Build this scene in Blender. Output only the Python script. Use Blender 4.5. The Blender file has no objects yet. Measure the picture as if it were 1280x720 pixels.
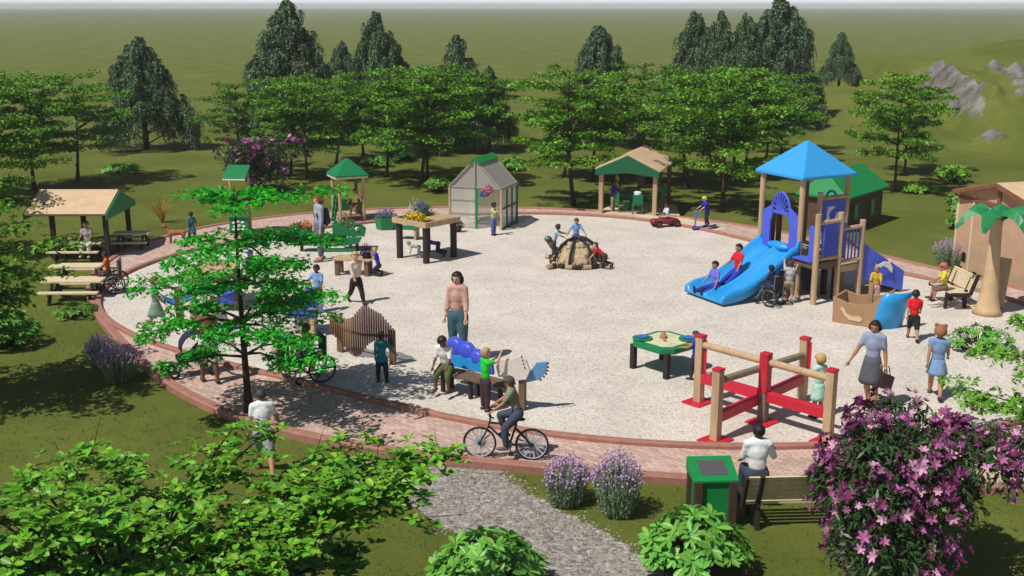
import bpy, math, random
import numpy as np
from mathutils import Vector, Matrix
R = math.radians
C = bpy.context.scene.collection
sc = bpy.context.scene
rnd = random.Random(7)
# ------------------------------------------------------------------ camera geometry (a pinhole 7.3 m up)
F, HOR, CAMZ = 1400.0, 8.0, 7.3
PIT = math.atan((360 - HOR) / F)
SP, CP = math.sin(PIT), math.cos(PIT)
def G(px, py, z=0.1):
    u = (px - 640) / F; v = (py - 360) / F
    t = (z - CAMZ) / (-SP - v * CP)
    return Vector((u * t, (CP - v * SP) * t, z))
def zpx(py, y):
    v = (py - 360) / F
    return CAMZ + (-SP - v * CP) / (CP - v * SP) * y
def xpx(px, y, z):
    d = y * CP + (CAMZ - z) * SP
    return (px - 640) / F * d
# ------------------------------------------------------------------ materials
def lin(c):
    return tuple((x / 255 / 12.92 if x / 255 <= .04045 else ((x / 255 + .055) / 1.055) ** 2.4) for x in c)
_mats = {}
def M(name, rgb, rough=.6, var=.15, scale=5, bump=0.0, bscale=60, metal=0, stretch=None, rnd_isl=0, spec=.4, coat=0):
    if name in _mats: return _mats[name]
    m = bpy.data.materials.new(name); m.use_nodes = True
    nt = m.node_tree; N = nt.nodes; L = nt.links; b = N['Principled BSDF']
    b.inputs['Roughness'].default_value = rough; b.inputs['Metallic'].default_value = metal
    b.inputs['Specular IOR Level'].default_value = spec
    if coat: b.inputs['Coat Weight'].default_value = coat
    c = lin(rgb)
    tc = N.new('ShaderNodeTexCoord'); mp = N.new('ShaderNodeMapping')
    L.new(tc.outputs['Object'], mp.inputs['Vector'])
    if stretch: mp.inputs['Scale'].default_value = stretch
    nz = N.new('ShaderNodeTexNoise'); nz.inputs['Scale'].default_value = scale; nz.inputs['Detail'].default_value = 5
    nz.inputs['Roughness'].default_value = .65
    L.new(mp.outputs['Vector'], nz.inputs['Vector'])
    rp = N.new('ShaderNodeMapRange'); rp.inputs['From Min'].default_value = .3; rp.inputs['From Max'].default_value = .7
    rp.inputs['To Min'].default_value = 1 - var; rp.inputs['To Max'].default_value = 1 + var
    L.new(nz.outputs['Fac'], rp.inputs['Value'])
    val = rp.outputs['Result']
    if rnd_isl:
        ge = N.new('ShaderNodeNewGeometry'); r2 = N.new('ShaderNodeMapRange')
        r2.inputs['To Min'].default_value = 1 - rnd_isl; r2.inputs['To Max'].default_value = 1 + rnd_isl
        L.new(ge.outputs['Random Per Island'], r2.inputs['Value'])
        mu = N.new('ShaderNodeMath'); mu.operation = 'MULTIPLY'; L.new(val, mu.inputs[0]); L.new(r2.outputs['Result'], mu.inputs[1]); val = mu.outputs[0]
    vm = N.new('ShaderNodeVectorMath'); vm.operation = 'SCALE'; vm.inputs[0].default_value = c
    L.new(val, vm.inputs['Scale']); L.new(vm.outputs['Vector'], b.inputs['Base Color'])
    if bump:
        n2 = N.new('ShaderNodeTexNoise'); n2.inputs['Scale'].default_value = bscale; n2.inputs['Detail'].default_value = 4
        L.new(mp.outputs['Vector'], n2.inputs['Vector'])
        bp = N.new('ShaderNodeBump'); bp.inputs['Strength'].default_value = bump; bp.inputs['Distance'].default_value = .02
        L.new(n2.outputs['Fac'], bp.inputs['Height']); L.new(bp.outputs['Normal'], b.inputs['Normal'])
    _mats[name] = m
    return m
def wood(name, rgb, var=.22): return M(name, rgb, .7, var, 7, .25, 40, stretch=(1, 1, .18))
def leafmat(name, rgb, isl=.35, rough=.5, hue=.03, trans=.14):
    if name in _mats: return _mats[name]
    m = bpy.data.materials.new(name); m.use_nodes = True
    nt = m.node_tree; N = nt.nodes; L = nt.links; b = N['Principled BSDF']
    b.inputs['Roughness'].default_value = rough; b.inputs['Specular IOR Level'].default_value = .25
    ge = N.new('ShaderNodeNewGeometry')
    hs = N.new('ShaderNodeHueSaturation'); hs.inputs['Color'].default_value = (*lin(rgb), 1)
    r1 = N.new('ShaderNodeMapRange'); r1.inputs['To Min'].default_value = .5 - hue; r1.inputs['To Max'].default_value = .5 + hue
    r2 = N.new('ShaderNodeMapRange'); r2.inputs['To Min'].default_value = 1 - isl; r2.inputs['To Max'].default_value = 1 + isl
    wn = N.new('ShaderNodeTexWhiteNoise'); wn.noise_dimensions = '1D'; L.new(ge.outputs['Random Per Island'], wn.inputs['W'])
    L.new(ge.outputs['Random Per Island'], r1.inputs['Value']); L.new(wn.outputs['Value'], r2.inputs['Value'])
    L.new(r1.outputs['Result'], hs.inputs['Hue']); L.new(r2.outputs['Result'], hs.inputs['Value'])
    L.new(hs.outputs['Color'], b.inputs['Base Color'])
    if trans:
        tr = N.new('ShaderNodeBsdfTranslucent'); L.new(hs.outputs['Color'], tr.inputs['Color'])
        mx = N.new('ShaderNodeMixShader'); mx.inputs['Fac'].default_value = trans
        L.new(b.outputs['BSDF'], mx.inputs[1]); L.new(tr.outputs['BSDF'], mx.inputs[2])
        L.new(mx.outputs['Shader'], N['Material Output'].inputs['Surface'])
    _mats[name] = m
    return m
# ------------------------------------------------------------------ mesh builder
def rotz(a): return Matrix.Rotation(R(a), 4, 'Z')
class MB:
    def __init__(s, mat=None): s.v = []; s.f = []; s.mi = []; s.T = mat or Matrix.Identity(4)
    def add(s, vs, fs, m=0, T=None):
        o = len(s.v); T = s.T @ T if T is not None else s.T
        s.v += [tuple(T @ Vector(p)) for p in vs]
        s.f += [tuple(i + o for i in q) for q in fs]; s.mi += [m] * len(fs)
        return s
    def box(s, c, d, rz=0, m=0, T=None, taper=1):
        x, y, z = d[0] / 2, d[1] / 2, d[2] / 2
        vs = [(-x, -y, -z), (x, -y, -z), (x, y, -z), (-x, y, -z)] + [(a * taper, b * taper, z) for a, b in ((-x, -y), (x, -y), (x, y), (-x, y))]
        M4 = Matrix.Translation(c) @ rotz(rz)
        if T is not None: M4 = M4 @ T
        return s.add(vs, [(3, 2, 1, 0), (4, 5, 6, 7), (0, 1, 5, 4), (1, 2, 6, 5), (2, 3, 7, 6), (3, 0, 4, 7)], m, M4)
    def beam(s, a, b, w, h, m=0, up=(0, 0, 1)):           # box from a to b, w sideways, h along up
        a = Vector(a); b = Vector(b); d = (b - a); l = d.length; d.normalize()
        u = Vector(up)
        if abs(d.dot(u)) > .99: u = Vector((0, 1, 0))
        sd = d.cross(u).normalized(); u = sd.cross(d)
        vs = []
        for p in (a, b):
            for i, j in ((-1, -1), (1, -1), (1, 1), (-1, 1)): vs.append(p + sd * (w / 2 * i) + u * (h / 2 * j))
        return s.add(vs, [(0, 1, 2, 3), (7, 6, 5, 4), (0, 4, 5, 1), (1, 5, 6, 2), (2, 6, 7, 3), (3, 7, 4, 0)], m)
    def tube(s, pts, rad, n=8, m=0, cap=True, flat=1.0, closed=False):
        pts = [Vector(p) for p in pts]; k = len(pts)
        if not hasattr(rad, '__len__'): rad = [rad] * k
        vs = []; fs = []; prev = None
        for i, p in enumerate(pts):
            if closed: t = pts[(i + 1) % k] - pts[i - 1]
            else: t = pts[min(i + 1, k - 1)] - pts[max(i - 1, 0)]
            if t.length < 1e-9: t = Vector((0, 0, 1))
            t.normalize()
            if prev is None:
                a = Vector((0, 0, 1)) if abs(t.z) < .9 else Vector((1, 0, 0))
                u = t.cross(a).normalized()
            else:
                u = (prev - t * prev.dot(t)).normalized()
            prev = u; w = t.cross(u)
            for j in range(n):
                an = 2 * math.pi * j / n
                vs.append(p + (u * math.cos(an) + w * math.sin(an) * flat) * rad[i])
        for i in range(k if closed else k - 1):
            for j in range(n):
                i2 = (i + 1) % k
                fs.append((i * n + j, i * n + (j + 1) % n, i2 * n + (j + 1) % n, i2 * n + j))
        if cap and not closed:
            fs.append(tuple(range(n - 1, -1, -1))); fs.append(tuple((k - 1) * n + j for j in range(n)))
        return s.add(vs, fs, m)
    def lathe(s, prof, c=(0, 0, 0), n=14, m=0, T=None):     # prof: (r, z) bottom to top
        vs = []; fs = []
        for r, z in prof:
            for j in range(n): vs.append((r * math.cos(2 * math.pi * j / n), r * math.sin(2 * math.pi * j / n), z))
        for i in range(len(prof) - 1):
            for j in range(n): fs.append((i * n + j, i * n + (j + 1) % n, (i + 1) * n + (j + 1) % n, (i + 1) * n + j))
        fs.append(tuple(range(n - 1, -1, -1))); fs.append(tuple((len(prof) - 1) * n + j for j in range(n)))
        M4 = Matrix.Translation(c)
        if T is not None: M4 = M4 @ T
        return s.add(vs, fs, m, M4)
    def ell(s, c, r, T=None, n=10, m=0, k=7):
        if not hasattr(r, '__len__'): r = (r, r, r)
        vs = [(0, 0, -r[2])]; fs = []
        for i in range(1, k):
            a = -math.pi / 2 + math.pi * i / k
            for j in range(n):
                b = 2 * math.pi * j / n
                vs.append((r[0] * math.cos(a) * math.cos(b), r[1] * math.cos(a) * math.sin(b), r[2] * math.sin(a)))
        vs.append((0, 0, r[2])); e = len(vs) - 1
        for j in range(n): fs.append((0, 1 + (j + 1) % n, 1 + j)); fs.append((e, 1 + (k - 2) * n + j, 1 + (k - 2) * n + (j + 1) % n))
        for i in range(k - 2):
            for j in range(n):
                a = 1 + i * n; fs.append((a + j, a + (j + 1) % n, a + n + (j + 1) % n, a + n + j))
        M4 = Matrix.Translation(c)
        if T is not None: M4 = M4 @ T
        return s.add(vs, fs, m, M4)
    def prism(s, poly, t, T=None, m=0):                     # poly in local XZ, thickness along local Y (centred)
        k = len(poly)
        vs = [(x, -t / 2, z) for x, z in poly] + [(x, t / 2, z) for x, z in poly]
        fs = [tuple(range(k)), tuple(range(2 * k - 1, k - 1, -1))] + [(i + k, (i + 1) % k + k, (i + 1) % k, i) for i in range(k)]
        return s.add(vs, fs, m, T)
    def flatp(s, poly, z0, z1, m=0):                        # poly in XY, from z0 to z1
        k = len(poly)
        vs = [(x, y, z0) for x, y in poly] + [(x, y, z1) for x, y in poly]
        fs = [tuple(range(k - 1, -1, -1)), tuple(range(k, 2 * k))] + [(i, (i + 1) % k, (i + 1) % k + k, i + k) for i in range(k)]
        return s.add(vs, fs, m)
    def build(s, name, mats, parent=None, smooth=False, bevel=0.0, loc=None):
        me = bpy.data.meshes.new(name); me.from_pydata(s.v, [], s.f)
        if not isinstance(mats, (list, tuple)): mats = [mats]
        for m in mats: me.materials.append(m)
        if len(mats) > 1: me.polygons.foreach_set('material_index', s.mi)
        if smooth: me.polygons.foreach_set('use_smooth', [True] * len(me.polygons))
        me.update()
        o = bpy.data.objects.new(name, me); C.objects.link(o)
        if parent: o.parent = parent
        if loc is not None: o.location = loc
        if bevel:
            b = o.modifiers.new('edge', 'BEVEL'); b.width = bevel; b.segments = 2; b.limit_method = 'ANGLE'; b.angle_limit = R(40)
        return o
def tag(o, label=None, cat=None, group=None, kind=None):
    if label: o['label'] = label
    if cat: o['category'] = cat
    if group: o['group'] = group
    if kind: o['kind'] = kind
    return o
def thing(name, label, cat, loc=(0, 0, 0), rz=0, group=None):
    o = bpy.data.objects.new(name, None); C.objects.link(o); o.empty_display_size = .1
    o.location = loc; o.rotation_euler = (0, 0, R(rz))
    return tag(o, label, cat, group)
def copy_tree(o, parent=None):
    c = o.copy(); C.objects.link(c)
    if parent: c.parent = parent
    for ch in list(o.children): copy_tree(ch, c)
    return c
def rect(cx, cz, w, h): return [(cx - w / 2, cz - h / 2), (cx + w / 2, cz - h / 2), (cx + w / 2, cz + h / 2), (cx - w / 2, cz + h / 2)]
def disc(cx, cz, rx, rz, n=16, a0=0, a1=360):
    k = n if a1 - a0 >= 360 else n + 1
    return [(cx + rx * math.cos(R(a0 + (a1 - a0) * i / n)), cz + rz * math.sin(R(a0 + (a1 - a0) * i / n))) for i in range(k)]
# ------------------------------------------------------------------ leaf clouds (numpy)
def quads_obj(name, V, mats, parent=None, mi=None):
    V = np.asarray(V, np.float32); n = len(V)
    if V.shape[1] == 6:
        idx = (np.arange(n)[:, None] * 6 + np.array([[0, 1, 2, 3, 0, 3, 4, 5]])).reshape(-1); nv, nq = n * 6, n * 2
    else: idx = np.arange(n * 4); nv, nq = n * 4, n
    me = bpy.data.meshes.new(name)
    me.vertices.add(nv); me.loops.add(nq * 4); me.polygons.add(nq)
    me.vertices.foreach_set('co', V.reshape(-1))
    me.loops.foreach_set('vertex_index', idx.astype(np.int32))
    me.polygons.foreach_set('loop_start', np.arange(0, nq * 4, 4, dtype=np.int32))
    if not isinstance(mats, (list, tuple)): mats = [mats]
    for m in mats: me.materials.append(m)
    if mi is not None: me.polygons.foreach_set('material_index', np.repeat(np.asarray(mi, np.int32), nq // n))
    me.update(calc_edges=True); me.validate()
    o = bpy.data.objects.new(name, me); C.objects.link(o)
    if parent: o.parent = parent
    return o
def nrm(a): return a / np.maximum(np.linalg.norm(a, axis=-1, keepdims=True), 1e-9)
def leaves(c, a, n, l, w, fold=.12):
    """c centre, a long axis, n normal, l length, w width -> (k,4,3) folded leaf quads"""
    a = nrm(a); b = nrm(np.cross(n, a)); n = np.cross(a, b)
    l = np.broadcast_to(np.asarray(l, float).reshape(-1, 1), (len(c), 1)); w = np.broadcast_to(np.asarray(w, float).reshape(-1, 1), (len(c), 1))
    up = n * l * fold
    return np.stack([c - a * l / 2, c + b * w / 2 + up - a * l * .05, c + a * l / 2, c - b * w / 2 + up - a * l * .05], 1)
def leaves6(c, a, n, l, w, fold=.1):
    """rounded leaf: six outline points, two quads that share the midrib -> (k,6,3)"""
    a = nrm(a); b = nrm(np.cross(n, a)); n = np.cross(a, b)
    l = np.broadcast_to(np.asarray(l, float).reshape(-1, 1), (len(c), 1)); w = np.broadcast_to(np.asarray(w, float).reshape(-1, 1), (len(c), 1))
    up = n * l * fold
    return np.stack([c - a * l / 2, c - a * l * .12 + b * w * .42 + up, c + a * l * .24 + b * w * .46 + up * .8, c + a * l / 2 - up * .5, c + a * l * .24 - b * w * .46 + up * .8, c - a * l * .12 - b * w * .42 + up], 1)
def fan(c, a, n, l, w, ang=(0, 55, -55)):
    """compound leaf: lobes that share the stalk end"""
    a = nrm(a); b = nrm(np.cross(n, a)); out = []
    st = c - a * np.asarray(l).reshape(-1, 1) / 2
    for q in ang:
        k = 1 if q == 0 else .85
        d = a * math.cos(R(q)) + b * math.sin(R(q))
        out.append(leaves(st + d * np.asarray(l).reshape(-1, 1) * k / 2, d, n, np.asarray(l) * k, np.asarray(w) * k))
    return np.concatenate(out)
# ------------------------------------------------------------------ light, sky, camera
SUN_EL, SUN_AZ = 56, 36          # shadows fall to the right and away from the camera
world = bpy.data.worlds.new("World"); sc.world = world; world.use_nodes = True
wn = world.node_tree.nodes; wl = world.node_tree.links
sky = wn.new('ShaderNodeTexSky'); sky.sky_type = 'NISHITA'; sky.sun_disc = False
sdir = Vector((-math.cos(R(SUN_EL)) * math.cos(R(SUN_AZ)), -math.cos(R(SUN_EL)) * math.sin(R(SUN_AZ)), math.sin(R(SUN_EL))))   # towards the sun
sky.sun_elevation = R(SUN_EL); sky.sun_rotation = math.atan2(sdir.x, sdir.y)
sky.air_density = 1.0; sky.dust_density = 1.0; sky.altitude = 0
# bright milky band low over the horizon
wtc = wn.new('ShaderNodeTexCoord'); wsx = wn.new('ShaderNodeSeparateXYZ'); wl.new(wtc.outputs['Generated'], wsx.inputs[0])
wmr = wn.new('ShaderNodeMapRange'); wmr.inputs['From Min'].default_value = .0; wmr.inputs['From Max'].default_value = .12; wmr.inputs['To Min'].default_value = 1; wmr.inputs['To Max'].default_value = 0
wl.new(wsx.outputs['Z'], wmr.inputs['Value'])
wmx = wn.new('ShaderNodeMix'); wmx.data_type = 'RGBA'; wl.new(wmr.outputs['Result'], wmx.inputs['Factor']); wl.new(sky.outputs[0], wmx.inputs['A']); wmx.inputs['B'].default_value = (23.5, 24.3, 25, 1)
wl.new(wmx.outputs['Result'], wn['Background'].inputs[0]); wn['Background'].inputs[1].default_value = .053
sl = bpy.data.lights.new('sun', 'SUN'); sl.energy = 4.25; sl.angle = R(.55); sl.color = (1, .96, .89)
so = bpy.data.objects.new('sun', sl); C.objects.link(so); so.location = (0, 0, 30)
so.rotation_euler = (-sdir).to_track_quat('-Z', 'Y').to_euler()
cam = bpy.data.cameras.new('camera'); co = bpy.data.objects.new('camera', cam); C.objects.link(co)
co.location = (0, 0, CAMZ); co.rotation_euler = (math.pi / 2 - PIT, 0, 0)
cam.sensor_width = 36; cam.lens = F / 1280 * 36; cam.clip_end = 20000; cam.clip_start = .1
sc.camera = co
sc.view_settings.view_transform = 'Standard'; sc.view_settings.look = 'None'; sc.view_settings.exposure = 0; sc.view_settings.gamma = 1
sc.cycles.max_bounces = 6; sc.cycles.transparent_max_bounces = 8; sc.cycles.volume_bounces = 0
sc.cycles.use_denoising = True
# ------------------------------------------------------------------ ground materials
def ground_mat(name, c1, c2, scales, bump, bscale, c3=None, rough=.95):
    m = bpy.data.materials.new(name); m.use_nodes = True
    N = m.node_tree.nodes; L = m.node_tree.links; b = N['Principled BSDF']
    b.inputs['Roughness'].default_value = rough; b.inputs['Specular IOR Level'].default_value = .1
    tc = N.new('ShaderNodeTexCoord'); col = None
    for i, (s, lo, hi) in enumerate(scales):
        nz = N.new('ShaderNodeTexNoise'); nz.inputs['Scale'].default_value = s; nz.inputs['Detail'].default_value = 6
        L.new(tc.outputs['Object'], nz.inputs['Vector'])
        mr = N.new('ShaderNodeMapRange'); mr.inputs['From Min'].default_value = lo; mr.inputs['From Max'].default_value = hi
        L.new(nz.outputs['Fac'], mr.inputs['Value'])
        mx = N.new('ShaderNodeMix'); mx.data_type = 'RGBA'
        L.new(mr.outputs['Result'], mx.inputs['Factor'])
        if col is None: mx.inputs['A'].default_value = (*lin(c1), 1); mx.inputs['B'].default_value = (*lin(c2), 1)
        else:
            L.new(col, mx.inputs['A']); mx.blend_type = 'OVERLAY'; mx.inputs['B'].default_value = (*([.62] * 3), 1) if c3 is None else (*lin(c3), 1)
        col = mx.outputs['Result']
    L.new(col, b.inputs['Base Color'])
    n2 = N.new('ShaderNodeTexNoise'); n2.inputs['Scale'].default_value = bscale; n2.inputs['Detail'].default_value = 5
    L.new(tc.outputs['Object'], n2.inputs['Vector'])
    bp = N.new('ShaderNodeBump'); bp.inputs['Strength'].default_value = bump; bp.inputs['Distance'].default_value = .05
    L.new(n2.outputs['Fac'], bp.inputs['Height']); L.new(bp.outputs['Normal'], b.inputs['Normal'])
    return m
lawn_m = ground_mat('lawn_grass', (82, 92, 36), (104, 110, 50), [(.22, .3, .7), (1.6, .35, .8), (14, .3, .75)], .8, 45)
def gravel_mat(name, cols, vs, bump, rough=.95):
    m = bpy.data.materials.new(name); m.use_nodes = True
    N = m.node_tree.nodes; L = m.node_tree.links; b = N['Principled BSDF']
    b.inputs['Roughness'].default_value = rough; b.inputs['Specular IOR Level'].default_value = .15
    tc = N.new('ShaderNodeTexCoord')
    vo = N.new('ShaderNodeTexVoronoi'); vo.inputs['Scale'].default_value = vs; L.new(tc.outputs['Object'], vo.inputs['Vector'])
    sp = N.new('ShaderNodeSeparateColor'); L.new(vo.outputs['Color'], sp.inputs['Color'])
    cr = N.new('ShaderNodeValToRGB'); L.new(sp.outputs['Red'], cr.inputs['Fac'])
    el = cr.color_ramp.elements
    while len(el) < len(cols): el.new(.5)
    for i, c in enumerate(cols): el[i].position = i / (len(cols) - 1); el[i].color = (*lin(c), 1)
    nz = N.new('ShaderNodeTexNoise'); nz.inputs['Scale'].default_value = .8; nz.inputs['Detail'].default_value = 6; L.new(tc.outputs['Object'], nz.inputs['Vector'])
    mr = N.new('ShaderNodeMapRange'); mr.inputs['From Min'].default_value = .3; mr.inputs['From Max'].default_value = .7; mr.inputs['To Min'].default_value = .88; mr.inputs['To Max'].default_value = 1.07
    L.new(nz.outputs['Fac'], mr.inputs['Value'])
    vm = N.new('ShaderNodeVectorMath'); vm.operation = 'SCALE'; L.new(cr.outputs['Color'], vm.inputs[0]); L.new(mr.outputs['Result'], vm.inputs['Scale'])
    L.new(vm.outputs['Vector'], b.inputs['Base Color'])
    bp = N.new('ShaderNodeBump'); bp.inputs['Strength'].default_value = bump; bp.inputs['Distance'].default_value = .03
    L.new(vo.outputs['Distance'], bp.inputs['Height']); bp.invert = True; L.new(bp.outputs['Normal'], b.inputs['Normal'])
    return m
surf_m = gravel_mat('play_gravel', [(176, 165, 152), (204, 194, 182), (213, 204, 193), (219, 211, 202), (198, 187, 174)], 30, .25)
path_m = gravel_mat('path_gravel', [(112, 106, 100), (148, 141, 134), (164, 158, 151), (128, 118, 110), (184, 178, 172)], 17, .6)
def paver_mat():
    m = bpy.data.materials.new('brick_pavers'); m.use_nodes = True
    N = m.node_tree.nodes; L = m.node_tree.links; b = N['Principled BSDF']; b.inputs['Roughness'].default_value = .9
    b.inputs['Specular IOR Level'].default_value = .2
    tc = N.new('ShaderNodeTexCoord'); mp = N.new('ShaderNodeMapping'); mp.inputs['Rotation'].default_value = (0, 0, R(38)); L.new(tc.outputs['Object'], mp.inputs['Vector'])
    br = N.new('ShaderNodeTexBrick'); L.new(mp.outputs['Vector'], br.inputs['Vector'])
    br.inputs['Scale'].default_value = 3.0; br.inputs['Mortar Size'].default_value = .02; br.inputs['Bias'].default_value = 0
    br.inputs['Color1'].default_value = (*lin((214, 186, 172)), 1); br.inputs['Color2'].default_value = (*lin((184, 154, 141)), 1); br.inputs['Mortar'].default_value = (*lin((156, 130, 118)), 1)
    nz = N.new('ShaderNodeTexNoise'); nz.inputs['Scale'].default_value = 2.5; nz.inputs['Detail'].default_value = 6; L.new(tc.outputs['Object'], nz.inputs['Vector'])
    mr = N.new('ShaderNodeMapRange'); mr.inputs['From Min'].default_value = .3; mr.inputs['From Max'].default_value = .7; mr.inputs['To Min'].default_value = .88; mr.inputs['To Max'].default_value = 1.08; L.new(nz.outputs['Fac'], mr.inputs['Value'])
    vm = N.new('ShaderNodeVectorMath'); vm.operation = 'SCALE'; L.new(br.outputs['Color'], vm.inputs[0]); L.new(mr.outputs['Result'], vm.inputs['Scale'])
    L.new(vm.outputs['Vector'], b.inputs['Base Color'])
    bp = N.new('ShaderNodeBump'); bp.inputs['Strength'].default_value = .3; bp.inputs['Distance'].default_value = .01; bp.invert = True
    L.new(br.outputs['Fac'], bp.inputs['Height']); L.new(bp.outputs['Normal'], b.inputs['Normal'])
    return m
paver_m = paver_mat()
kerb_m = M('kerb_brick', (160, 112, 98), .85, .18, 6, .3, 30)
# ------------------------------------------------------------------ terrain sheet with a low rise and the rocky hill
def bump2(x, y, cx, cy, sx, sy): return np.exp(-((x - cx) / sx) ** 2 - ((y - cy) / sy) ** 2)
rs = np.random.RandomState(3)
def vnoise(x, y, s, seed):
    r = np.random.RandomState(seed); T = r.rand(64, 64)
    X = x / s; Y = y / s; i = np.floor(X).astype(int); j = np.floor(Y).astype(int); fx = X - i; fy = Y - j
    fx = fx * fx * (3 - 2 * fx); fy = fy * fy * (3 - 2 * fy)
    g = lambda a, b: T[a % 64, b % 64]
    return (g(i, j) * (1 - fx) + g(i + 1, j) * fx) * (1 - fy) + (g(i, j + 1) * (1 - fx) + g(i + 1, j + 1) * fx) * fy
def hill_h(x, y):
    S = lambda t: (lambda q: q * q * (3 - 2 * q))(np.clip(t, 0, 1))
    big = (3.3 * S((x - 23.9) / 2.4) + 2.1 * S((x - 26) / 17)) * S((y - 53) / 13) * (1 - S((y - 84) / 30))
    h = np.maximum(big, 0) + 2.0 * bump2(x, y, 23.5, 76, 6.5, 14) * (1 - S((x - 23) / 6)) + .9 * bump2(x, y, -16, 95, 20, 18)
    k = np.clip(h / 3, 0, 1)
    return h + k * (.5 * (vnoise(x, y, 6, 1) - .5) + .3 * (vnoise(x, y, 2.5, 2) - .5)) - .0
def rockmask(x, y):
    n = .5 * vnoise(x, y, 3.2, 5) + .34 * vnoise(x, y, 1.3, 6) + .26 * vnoise(x, y, .6, 8)
    z = np.maximum.reduce([bump2(x, y, 28.2, 63.5, 2.0, 4.2), bump2(x, y, 25.2, 65, 1.0, 8), .8 * bump2(x, y, 24.6, 57.5, 1.3, 1.6), bump2(x, y, 31.5, 66, 2.0, 3.5), .8 * bump2(x, y, 26.6, 62.5, 1.1, 1.6)])
    return np.clip((n + .8 * z - 1.0) * 7, 0, 1)
def terr(x, y): return float(hill_h(np.array([x]), np.array([y]))[0])
gx = np.concatenate([np.linspace(-4000, -160, 12), np.linspace(-140, -28, 30), np.linspace(-26, 16, 40), np.linspace(16.3, 48, 150), np.linspace(49, 140, 30), np.linspace(170, 4000, 12)])
gy = np.concatenate([np.linspace(-120, 0, 8), np.linspace(3, 48, 36), np.linspace(48.3, 88, 190), np.linspace(88.6, 115, 30), np.linspace(118, 160, 16), np.linspace(180, 4000, 30)])
X, Y = np.meshgrid(gx, gy)
Z = hill_h(X, Y); RM = rockmask(X, Y)
rz_ = RM * (1.0 * (vnoise(X, Y, 1.5, 11) - .25) + .9 * np.abs(vnoise(X, Y, .7, 12) - .5) + .35 * vnoise(X, Y, .4, 14))
Z = Z + rz_
nx, ny = len(gx), len(gy)
me = bpy.data.meshes.new('ground')
idx = np.arange(nx * ny).reshape(ny, nx)
q = np.stack([idx[:-1, :-1], idx[:-1, 1:], idx[1:, 1:], idx[1:, :-1]], -1).reshape(-1, 4)
me.from_pydata(np.stack([X, Y, Z], -1).reshape(-1, 3).tolist(), [], q.tolist())
at = me.attributes.new('rock', 'FLOAT', 'POINT'); at.data.foreach_set('value', RM.reshape(-1).astype(np.float32))
me.polygons.foreach_set('use_smooth', [True] * len(me.polygons))
# rock shows through the turf where the attribute says so
N = lawn_m.node_tree.nodes; L = lawn_m.node_tree.links; b = N['Principled BSDF']
oldc = b.inputs['Base Color'].links[0].from_socket
ra = N.new('ShaderNodeAttribute'); ra.attribute_name = 'rock'
tc = N.new('ShaderNodeTexCoord'); rn = N.new('ShaderNodeTexNoise'); rn.inputs['Scale'].default_value = 1.2; rn.inputs['Detail'].default_value = 8
rn.inputs['Roughness'].default_value = .7; L.new(tc.outputs['Object'], rn.inputs['Vector'])
rc = N.new('ShaderNodeValToRGB'); L.new(rn.outputs['Fac'], rc.inputs['Fac'])
rc.color_ramp.elements[0].position = .35; rc.color_ramp.elements[0].color = (*lin((88, 82, 74)), 1)
rc.color_ramp.elements[1].position = .65; rc.color_ramp.elements[1].color = (*lin((150, 146, 140)), 1)
mm = N.new('ShaderNodeMath'); mm.operation = 'MULTIPLY_ADD'; mm.use_clamp = True   # ragged edge
L.new(rn.outputs['Fac'], mm.inputs[0]); mm.inputs[1].default_value = 1.6; mm.inputs[2].default_value = -.8
ad = N.new('ShaderNodeMath'); ad.operation = 'ADD'; L.new(ra.outputs['Fac'], ad.inputs[0]); L.new(mm.outputs[0], ad.inputs[1])
ms = N.new('ShaderNodeMapRange'); ms.inputs['From Min'].default_value = .35; ms.inputs['From Max'].default_value = .75; L.new(ad.outputs[0], ms.inputs['Value'])
mult = N.new('ShaderNodeMath'); mult.operation = 'MULTIPLY'; L.new(ms.outputs['Result'], mult.inputs[0]); 
gt = N.new('ShaderNodeMath'); gt.operation = 'GREATER_THAN'; L.new(ra.outputs['Fac'], gt.inputs[0]); gt.inputs[1].default_value = .02; L.new(gt.outputs[0], mult.inputs[1])
mx = N.new('ShaderNodeMix'); mx.data_type = 'RGBA'; L.new(mult.outputs[0], mx.inputs['Factor']); L.new(oldc, mx.inputs['A']); L.new(rc.outputs['Color'], mx.inputs['B'])
L.new(mx.outputs['Result'], b.inputs['Base Color'])
me.materials.append(lawn_m)
go = bpy.data.objects.new('ground', me); C.objects.link(go); go['kind'] = 'structure'
# ------------------------------------------------------------------ the oval plaza: kerbs, brick walk, gravel
PC = (1.5, 27.5)
CO = [12.5553, 0.004, 0.7785, 0.1549, -1.9661, 0.0849, -0.2812, -0.3432, -0.3799]
CI = [10.7026, -0.2695, 0.7059, 0.3759, -1.5126, -0.2283, -0.4279, 0.3267, -0.2514]
def ring(co, off=0, n=240):
    out = []
    for i in range(n):
        t = 2 * math.pi * i / n; r = co[0] + off
        for k in range(1, 5): r += co[2 * k - 1] * math.cos(k * t) + co[2 * k] * math.sin(k * t)
        out.append((PC[0] + r * math.cos(t), PC[1] + r * math.sin(t)))
    return out
def strip(name, a, b, prof, mat):                       # loft between two rings: prof = list of (blend, z)
    n = len(a); vs = []; fs = []
    for i in range(n):
        for t, z in prof: vs.append((a[i][0] + (b[i][0] - a[i][0]) * t, a[i][1] + (b[i][1] - a[i][1]) * t, z))
    k = len(prof)
    for i in range(n):
        j = (i + 1) % n
        for q in range(k - 1): fs.append((i * k + q, j * k + q, j * k + q + 1, i * k + q + 1))
    mb = MB(); mb.v = vs; mb.f = fs; mb.mi = [0] * len(fs)
    o = mb.build(name, mat); o['kind'] = 'structure'; return o
strip('outer_kerb', ring(CO), ring(CO, -.2), [(0, -.05), (0, .12), (.12, .145), (.88, .145), (1, .12), (1, .02)], kerb_m)
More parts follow.
